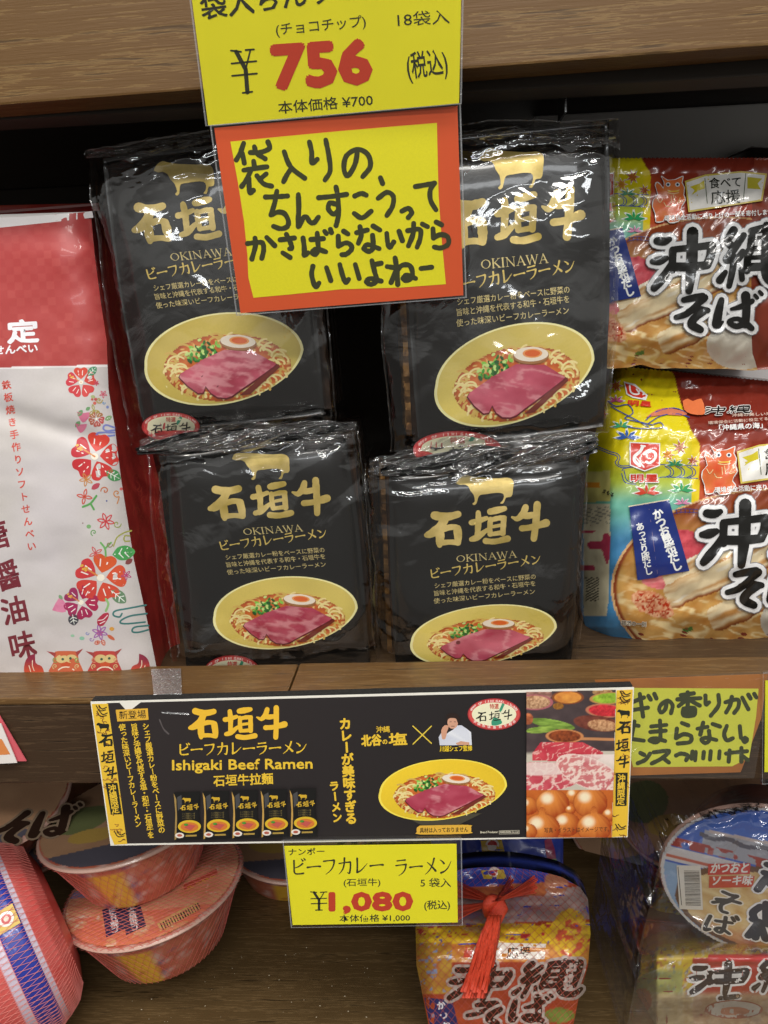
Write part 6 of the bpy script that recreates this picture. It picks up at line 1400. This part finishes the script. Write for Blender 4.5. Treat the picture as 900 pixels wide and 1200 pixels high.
# centre: netted soba pack with the red tie
def Yc_(x, y):
    x = np.asarray(x, float); y = np.asarray(y, float); e = np.clip(np.maximum((512 - x) / 25, (x - 662) / 28), 0, 1.2)
    return 0.470 + 0.085 * sstep(1130, 1015, y) + .02 * e ** 2 + .008 * (ridge(x / 50, y / 22, 4, 2) - .5) * sstep(1145, 1100, y) + .003 * (fbm(x / 20, y / 16, 3) - .5)
cL = rowf([(1010, 520), (1040, 494), (1085, 487), (1130, 488), (1165, 495), (1200, 502), (1250, 508)], 1); cR_ = rowf([(1010, 650), (1030, 680), (1045, 689), (1090, 692), (1130, 689), (1170, 678), (1200, 672), (1250, 668)], 1)
def cgrid(u, v):
    y = 1016 + 234 * v; x = cL(y) + (cR_(y) - cL(y)) * u; y = y + 10 * (abs(u - .45) * 2) ** 2 * (1 - v) ** 3; return W(x, y, Yc_(x, y))
ct = thing('noodle_multipack', W(580, 1200, 0.50), 'netted soba five-pack tied with a red tassel, standing below the 1,080 yen card', 'noodle pack')
shell('packets', cgrid, 60, 70, 0.02, plain_mat('blue_foil', '#4356c0', .3, coat=.5, bump=.6, bscale=60, var=.3), ct)
def cpaint(x, y):
    c = mixc(L('#9a3a26'), L('#b8512c'), fbm(x / 20, y / 14, 3)); z = fbm(x / 14, y / 10, 5)
    top = y < 1128; t1 = y - .04 * (580 - x)
    c = mixc(c, mixc(L('#c8642e'), L('#d8a04c'), z), (y > 1098) & (y < 1128)); zig = 3 * np.abs(((x / 8) % 1) - .5)
    yb = (y > 1080 + 6 * (fbm(x / 30, x * 0, 2) - .5) * 2) & (y < 1106 + zig); c = mixc(c, mixc(L('#d8a820'), L('#f0cf3c'), z), yb); c = mixc(c, L('#b8343a'), yb & (fbm(x / 12, y / 5, 21) > .68)); c = mixc(c, L('#3a4a9a'), yb & (fbm(x / 6, y / 6, 31) > .78))
    c = mixc(c, mixc(L('#9a8a8a'), L('#c8a8a0'), z), (t1 > 1043) & (t1 < 1082)); c = mixc(c, mixc(L('#b8563c'), L('#cf8a54'), z), (t1 > 1034) & (t1 < 1052) & (x < 640)); c = mixc(c, L('#3c4fb4'), t1 < 1042 - 6 * np.sin((x - 520) / 60))
    c = mixc(c, L('#c88a6a'), (np.hypot((x - 652) / 14, (y - 1034) / 14) < 1) * 1.0); c = mixc(c, L('#d9b03a'), np.hypot((x - 668) / 22, (y - 1095) / 30) < 1); c = mixc(c, L('#c85a3c'), (np.hypot((x - 668) / 16, (y - 1100) / 22) < 1) * (fbm(x / 6, y / 6, 9) > .5) * 1.0)
    lf = x < 530; c = mixc(c, mixc(L('#c8a83c'), L('#b8683c'), fbm(x / 9, y / 9, 41)), lf & (y > 1105) & (y < 1165)); c = mixc(c, L('#8a98b8'), lf & (fbm(x / 5, y / 5, 44) > .66) & (y > 1105)); c = mixc(c, L('#6f8a3c'), (np.hypot((x - 655) / 18, (y - 1190) / 9) < 1) * .9)
    return c
a = Art(6); nu, nv = 110, 120; U, V = np.meshgrid(np.linspace(0, 1, nu), np.linspace(0, 1, nv)); u = U.ravel(); v = V.ravel(); y = 1016 + 234 * v; x = cL(y) + (cR_(y) - cL(y)) * u; y = y + 10 * (abs(u - .45) * 2) ** 2 * (1 - v) ** 3
idx = np.arange(nu * nv).reshape(nv, nu); q = np.stack([idx[:-1, :-1], idx[:-1, 1:], idx[1:, 1:], idx[1:, :-1]], -1).reshape(-1, 4)
a.P.append((np.stack([x, y], 1), [tuple(f) for f in q], cpaint(x, y), 0, 0)); a.up()
a.poly([(563, 1020), (590, 1019), (594, 1030), (567, 1030)], '#d8bc4a'); a.up(); a.ell(579, 1022, 7, 6, '#e8dcd4'); a.up(); a.ell(579, 1022, 5, 4.2, '#c8383c')
a.poly([(560, 1104), (640, 1106), (638, 1124), (548, 1124)], '#e8e0d4'); a.poly([(545, 1110), (556, 1105), (552, 1122), (543, 1122)], '#cf4a34'); a.up(); a.text('応援', (594, 1122), (622, 1122), 15, '#2f2a1c', .01)
a.poly([(497, 1169), (530, 1172), (537, 1202), (504, 1202)], '#2a2f66'); a.up(); a.vtext('かつお', (517, 1178), (523, 1202), 10, '#e8e8f0', .05)
T0 = a.T.copy(); Tn = affine3([(15 + 0, 400), (1050, 400), (330, 640)], [(521, 1150), (683, 1150), (566, 1173)])
a.T = Tn; S1 = SOBA[:26]; a.brush(S1, 60, '#b8a8a0', wadd=52, smooth=2, cap=8); a.up(); a.brush(S1, 60, '#3a1f16', smooth=2, cap=8, wmul=.95); a.up()
a.T = affine3([(180, 800), (870, 800), (500, 950)], [(548, 1186), (650, 1186), (596, 1204)]); S2 = SOBA[24 + 2:]; a.brush(S2, 60, '#c0b0a8', wadd=50, smooth=2, cap=8); a.up(); a.brush(S2, 60, '#3a1f16', smooth=2, cap=8); a.T = T0
a.build('packet_print', plane_surf(Yc_), m_pk, ct, base=3e-4)
us = []; vs = []; tt = np.linspace(0, 1, 60)
for k in np.arange(-40, 70, 1.55):
    for s_ in (-1, 1):
        u = (k / 30.0) + tt * s_ * 1.15; m_ = (u > 0.0) & (u < 1.0)
        if m_.sum() > 3: us.append(u[m_]); vs.append(tt[m_])
def csurf(u, v):
    y = 1016 + 234 * v; x = cL(y) + (cR_(y) - cL(y)) * u; y = y + 10 * (abs(u - .45) * 2) ** 2 * (1 - v) ** 3; return W(x, y, Yc_(x, y) - .0016)
net_on('net', csurf, us, vs, ct, m_netb, w=.00011)
# red tie: knot, tail and gathered strands
bm = bmesh.new(); r3 = np.random.RandomState(2)
def tube(bm, pts, rad, n=8, flat=1.0):
    P_ = [Vector(p) for p in pts]; rings = []
    for i, p in enumerate(P_):
        d = (P_[min(i + 1, len(P_) - 1)] - P_[max(i - 1, 0)]).normalized(); s_ = d.cross(Vector((0, 1, 0))).normalized(); t_ = s_.cross(d)
        r_ = rad[i] if hasattr(rad, '__len__') else rad; rings.append([bm.verts.new(p + s_ * r_ * math.cos(k * 6.2832 / n) + t_ * r_ * flat * math.sin(k * 6.2832 / n)) for k in range(n)])
    for a_, b_ in zip(rings[:-1], rings[1:]):
        for k in range(n): bm.faces.new((a_[k], a_[(k + 1) % n], b_[(k + 1) % n], b_[k]))
    bm.faces.new(rings[0]); bm.faces.new(rings[-1][::-1])
k0 = W(583, 1062, .495)
kn = [W(578 + 12 * math.cos(t_) * .55, 1064 + 16 * math.sin(t_) * .6, .492 - .006 * math.sin(t_ * 2)) for t_ in np.linspace(0, 5.4, 14)]
tube(bm, kn, .0042, 10)
tube(bm, [W(581, 1052, .494), W(585, 1064, .490), W(580, 1078, .482)], [.0055, .007, .0055], 12, .7)
me = bpy.data.meshes.new('knot'); bmesh.ops.recalc_face_normals(bm, faces=bm.faces); bm.to_mesh(me); bm.free(); knot = link('knot', me, m_tie, ct, True)
bm = bmesh.new()
for i in range(70):
    f = (i % 35) / 34 - .5; st = []; wv = r3.rand() * 6
    for k in range(9):
        q = k / 8; x_ = 580 + f * (9 + 19 * q ** .8) - 22 * q - 3 * q * q + 1.2 * math.sin(wv + q * 7); y_ = 1072 + 92 * q * (1 + .06 * math.cos(i * 2.1)); st.append(W(x_, y_, .478 - .008 * q + .003 * math.sin(i * 1.7 + q * 3) - .002 * (i // 35)))
    tube(bm, st, [.0013 + .0007 * (1 - abs(k / 8 - .3)) for k in range(9)], 5, .35)
me = bpy.data.meshes.new('tassel'); bm.to_mesh(me); bm.free(); link('tassel', me, m_tie, knot, True)
bm = bmesh.new()
for side_, (ex0, ey0) in ((-1, (532, 1040)), (1, (628, 1036)), (-1, (530, 1072)), (1, (600, 1036))):
    for i in range(16):
        f = i / 15 - .5; st = []
        for k in range(7):
            q = k / 6; x_ = 580 + (ex0 - 580) * q + 2 * math.sin(i + q * 4); y_ = 1056 + (ey0 - 1056) * q + f * 20 * q; st.append(W(x_, y_, float(Yc_(x_, y_)) * q + .487 * (1 - q) - .003))
        tube(bm, st, .00042, 4)
me = bpy.data.meshes.new('gathered_net'); bm.to_mesh(me); bm.free(); link('gathered_net', me, plain_mat('tie_net', '#e0553c', .35, nscale=200), ct, True)
# blue pack behind
bt = thing('noodle_multipack', W(580, 1020, .62), 'blue soba pack behind the red tasselled one, its top showing under the banner', 'noodle pack')
def bgrid(u, v): x = 505 + 155 * u; y = 962 + 130 * v; return W(x, y, .600 + .03 * (1 - v) + .01 * ridge(u * 4, v * 3, 5, 2))
def Yb_(x, y): u = (x - 505) / 155; v = (y - 962) / 130; return .600 + .03 * (1 - v) + .01 * ridge(u * 4, v * 3, 5, 2)
shell('wrapper', bgrid, 40, 30, .06, plain_mat('blue_foil', '#4356c0', .3, coat=.5, bump=.6, bscale=60, var=.3), bt)
a = Art(6); a.poly([(563, 985), (588, 984), (592, 1001), (566, 1003)], '#c8a83c'); a.up(); a.ell(577, 990, 8, 7, '#e0d8d8'); a.up(); a.ell(577, 990, 5.6, 5, '#b83440'); a.up(); a.poly([(600, 1012), (615, 1007), (622, 1014), (608, 1019)], '#d8d0dc', 2); a.poly([(638, 985), (646, 983), (652, 1008), (642, 1010)], '#a8486a', 2); a.up(); a.poly([(640, 1008), (652, 1006), (656, 1018), (645, 1018)], '#7f9a5c')
a.build('wrapper_print', plane_surf(Yb_), m_pk, bt, base=4e-4)

# right: clear bag with a soba pack and a lidded cup
bgT = thing('noodle_gift_bag', W(850, 1195, .50), 'clear bag holding a blue-lidded soba cup leaning on a noodle pack, lower right corner', 'noodle cup')
VL = -ray(893, 1040); VL /= np.linalg.norm(VL); UL = CU - VL * CU.dot(VL); UL /= np.linalg.norm(UL)
axL = VL * math.cos(math.radians(45)) - UL * math.sin(math.radians(45)) + CR * .10; axL /= np.linalg.norm(axL)
cL_ = ray(895, 1037) * .58 + np.array([0, 0, CAMZ]); XL_, YL_, ZL_ = basis(axL, CR); Rl = .0715
def lid_blue(a):
    def fn(x, y):
        r = np.hypot(x, y); c = mixc(L('#2f58c0'), L('#4a78d0'), fbm(x * 30, y * 30, 3)); 
        c = mixc(c, L('#8fb0d8'), (y < .0) * 1.0); c = mixc(c, L('#a8aab8'), (y < .040) & (y > .018) & (x > -.048)); c = mixc(c, L('#5a5a6c'), (np.abs(y - .034 + .0015 * np.sin(x * 260)) < .0022) & (x > -.05)); c = mixc(c, L('#c8b8b8'), (np.abs(y - .041 - .05 * (x)) < .0014) & (x > -.045)); c = mixc(c, L('#a8403c'), (y < .026) & (y > .016) & (vnoise(x * 300, y * 150, 3) > .42)); c = mixc(c, L('#d8d4d8'), (y < .016) & (y > .002) & (x < -.008)); c = mixc(c, L('#c86a5c'), (np.abs(y - .006) < .0012) & (x < -.01))
        bowl = ((x - .012) / .066) ** 2 + ((y + .028) / .040) ** 2 < 1; k = mixc(L('#c89a54'), L('#ecd8a4'), ridge(x * 60 + y * 40, y * 120, 5, 2)); k = mixc(k, L('#b8683c'), sstep(-.045, -.06, y) * (fbm(x * 70, y * 70, 3) + .2)); c = mixc(c, L('#6a4632'), ((x - .012) / .071) ** 2 + ((y + .027) / .045) ** 2 < 1); c = mixc(c, k, bowl)
        return mixc(c, L('#d8d8dc'), r > .0705), r < Rl + .002
    a.img(-.075, -.075, .075, .075, .0010, fn); a.up()
def sq(pts): return [((p[0] / 6.667 + 780 - 893) * .00068, -(p[1] / 6.667 + 940 - 1033) * .00094) for p in pts]
cupL, cupB = soba_cup('', cL_ - ZL_ * .0708, axL, lid_blue, parent=bgT, hint=CR)
a = Art(0)
a.poly(sq([(360, 565), (632, 490), (645, 565), (372, 645)]), '#d2403a'); a.poly(sq([(385, 650), (680, 570), (685, 650), (400, 735)]), '#d2503a'); a.up()
a.text('かつおと', sq([(385, 622)])[0], sq([(625, 555)])[0], .0125, '#f4f0ec', .03, skew=(0, 1)); a.text('ソーキ味', sq([(412, 706)])[0], sq([(672, 632)])[0], .0115, '#f4f0ec', .03, skew=(0, 1))
a.poly(sq([(148, 630), (310, 590), (395, 905), (232, 945)]), '#e9e6e0'); a.up()
for k in range(26):
    f = k / 25; x0_, y0_ = 205 + 62 * f, 655 + 245 * f; h_ = 4 + 5 * rng.rand(); a.poly(sq([(x0_, y0_), (x0_ + 105, y0_ - 26), (x0_ + 107, y0_ - 26 + h_ * .7), (x0_ + 2, y0_ + h_ * .7)]), '#26262a')
a.brush([sq([(160, 640), (240, 910)])], .0006, '#5a5a5e', smooth=1)
def lt(st, w, c, add=0): a.brush([[(sq([p])[0][0], sq([p])[0][1], w if len(p) < 3 else w * p[2]) for p in s] for s in st], w, c, wadd=add, smooth=3, cap=8)
SO = [[(500, 735), (560, 745), (600, 740)], [(600, 742), (540, 790), (450, 830)], [(470, 800), (560, 785), (630, 785)], [(560, 790), (510, 830), (520, 875), (560, 880)], [(455, 935), (440, 1000), (440, 1050), (470, 1035)], [(500, 960), (610, 945)], [(560, 915), (565, 1000), (545, 1040), (510, 1025), (545, 1005), (610, 1030)], [(605, 905), (622, 925)], [(630, 890), (645, 908)]]
lt(SO, .0034, '#f0ece4', .0022); a.up(); lt(SO, .0032, '#3a3a3c')
OK_ = [[(770, 400), (820, 430)], [(740, 470), (860, 480)], [(735, 530), (870, 560)], [(720, 660), (760, 560), (790, 600)], [(770, 770), (730, 830), (760, 880)], [(800, 740), (830, 860)], [(740, 880), (860, 890)], [(790, 880), (740, 1010)], [(790, 880), (790, 1010)], [(800, 900), (860, 1000)]]
lt(OK_, .006, '#eef0f4', .003); a.up(); lt(OK_, .0058, '#2c3242')
a.poly(sq([(735, 205), (860, 195), (870, 360), (720, 362)]), '#dcc24a'); a.up(); a.ell(*sq([(808, 280)])[0], .0045, .0050, '#f0ece8'); a.up(); a.ell(*sq([(808, 280)])[0], .0032, .0037, '#c83c3c')
a.poly(sq([(655, 1105), (800, 1095), (800, 1175), (645, 1178)]), '#e6e6ea'); a.up(); a.brush([sq([(680, 1118), (710, 1112), (700, 1145), (670, 1145)]), sq([(765, 1105), (730, 1115), (750, 1130), (720, 1142)])], .0012, '#2c4a8a')
a.build('lid_lettering', disc_surf(cL_ + ZL_ * .0002, axL, CR), m_print, bgT, base=4e-4)
def Yg(x, y):
    x = np.asarray(x, float); y = np.asarray(y, float); return .490 + .12 * sstep(1124, 1075, y) + .04 * sstep(1075, 1030, y) + .05 * np.clip((770 - x) / 30, 0, 1) + .006 * (ridge(x / 40, y / 30, 8, 2) - .5) + .010 * sstep(1165, 1200, y)
gL = rowf([(1000, 770), (1050, 760), (1100, 755), (1180, 742), (1230, 745)], 1)
def ggrid(u, v): y = 1040 + 190 * v; x = gL(y) + (1010 - gL(y)) * u; return W(x, y, Yg(x, y))
shell('packets', ggrid, 60, 50, .04, m_pkb, bgT)
def gpaint(x, y):
    z = fbm(x / 12, y / 10, 3); c = mixc(L('#b8962c'), L('#d8bc3c'), z); c = mixc(c, L('#5a608a'), .8 * sstep(.60, .72, fbm(x / 5, y / 4, 12))); c = mixc(c, L('#a8504c'), .8 * sstep(.62, .74, fbm(x / 5, y / 4, 14))); c = mixc(c, L('#cfc8b0'), .8 * sstep(.62, .75, fbm(x / 4, y / 6, 17)))
    c = mixc(c, L('#a83a28'), (y > 1122) & (x > 812)); c = mixc(c, L('#8fa06a'), .7 * sstep(1132, 1140, y) * (x < 800)); c = mixc(c, mixc(L('#8a6a48'), L('#cdb890'), ridge(x / 12, y / 5, 5)), .85 * sstep(1160, 1168, y)); c = mixc(c, L('#b86a3a'), (np.hypot((x - 752) / 12, (y - 1172) / 14) < 1) * .9); c = mixc(c, L('#c83434'), (x > 830) & (y > 1117) & (y < 1127))
    return c
a = Art(6); nu, nv = 110, 90; U, V = np.meshgrid(np.linspace(0, 1, nu), np.linspace(0, 1, nv)); u = U.ravel() * .68; v = V.ravel(); y = 1040 + 190 * v; x = gL(y) + (1010 - gL(y)) * u
idx = np.arange(nu * nv).reshape(nv, nu); q = np.stack([idx[:-1, :-1], idx[:-1, 1:], idx[1:, 1:], idx[1:, :-1]], -1).reshape(-1, 4)
a.P.append((np.stack([x, y], 1), [tuple(f) for f in q], gpaint(x, y), 0, 0)); a.up()
T0 = a.T.copy(); a.T = affine3([(15, 400), (480, 400), (330, 620)], [(802, 1146), (873, 1146), (850, 1164)]); a.brush(SOBA[:24], 60, '#e0dcd8', wadd=46, smooth=2, cap=8); a.up(); a.brush(SOBA[:24], 60, '#33241e', smooth=2, cap=8); a.T = T0; a.up()
a.ell(860, 1183, 34, 11, '#a8644a'); a.up(); a.ell(860, 1183, 32, 9.6, '#cfc8bc'); a.up(); a.ell(860, 1185, 18, 5, '#c88a6a'); a.build('packet_print', plane_surf(Yg), m_pk, bgT, base=3e-4)
film_wrap('bag_film', [(782, 968), (1010, 930), (1010, 1235), (733, 1228)], .458, .12, bgT, 51, mat=film_mat('bag_film', rough=.08, gain=1.1, base=.03, bumps=.5, bscale=34, fine=.45, haze=.015), amp=.006)

# crumbs on the lower shelf floor
bm = bmesh.new()
for i in range(60):
    p = Wz(rng.uniform(150, 470), rng.uniform(1110, 1198), FL + .0006); r_ = .0003 + .0006 * rng.rand() ** 2; an = rng.rand() * 3
    vs = [bm.verts.new((p[0] + r_ * math.cos(an + k * 1.57), p[1] + r_ * math.sin(an + k * 1.57) * .7, p[2])) for k in range(4)] + [bm.verts.new((p[0], p[1], p[2] + r_ * .8))]
    for k in range(4): bm.faces.new((vs[k], vs[(k + 1) % 4], vs[4]))
me = bpy.data.meshes.new('crumbs'); bm.to_mesh(me); bm.free()
tag(link('crumbs', me, plain_mat('crumb', '#b8a88c', .8)), 'pale crumbs and dust scattered on the lower shelf floor', 'crumbs', kind='stuff')
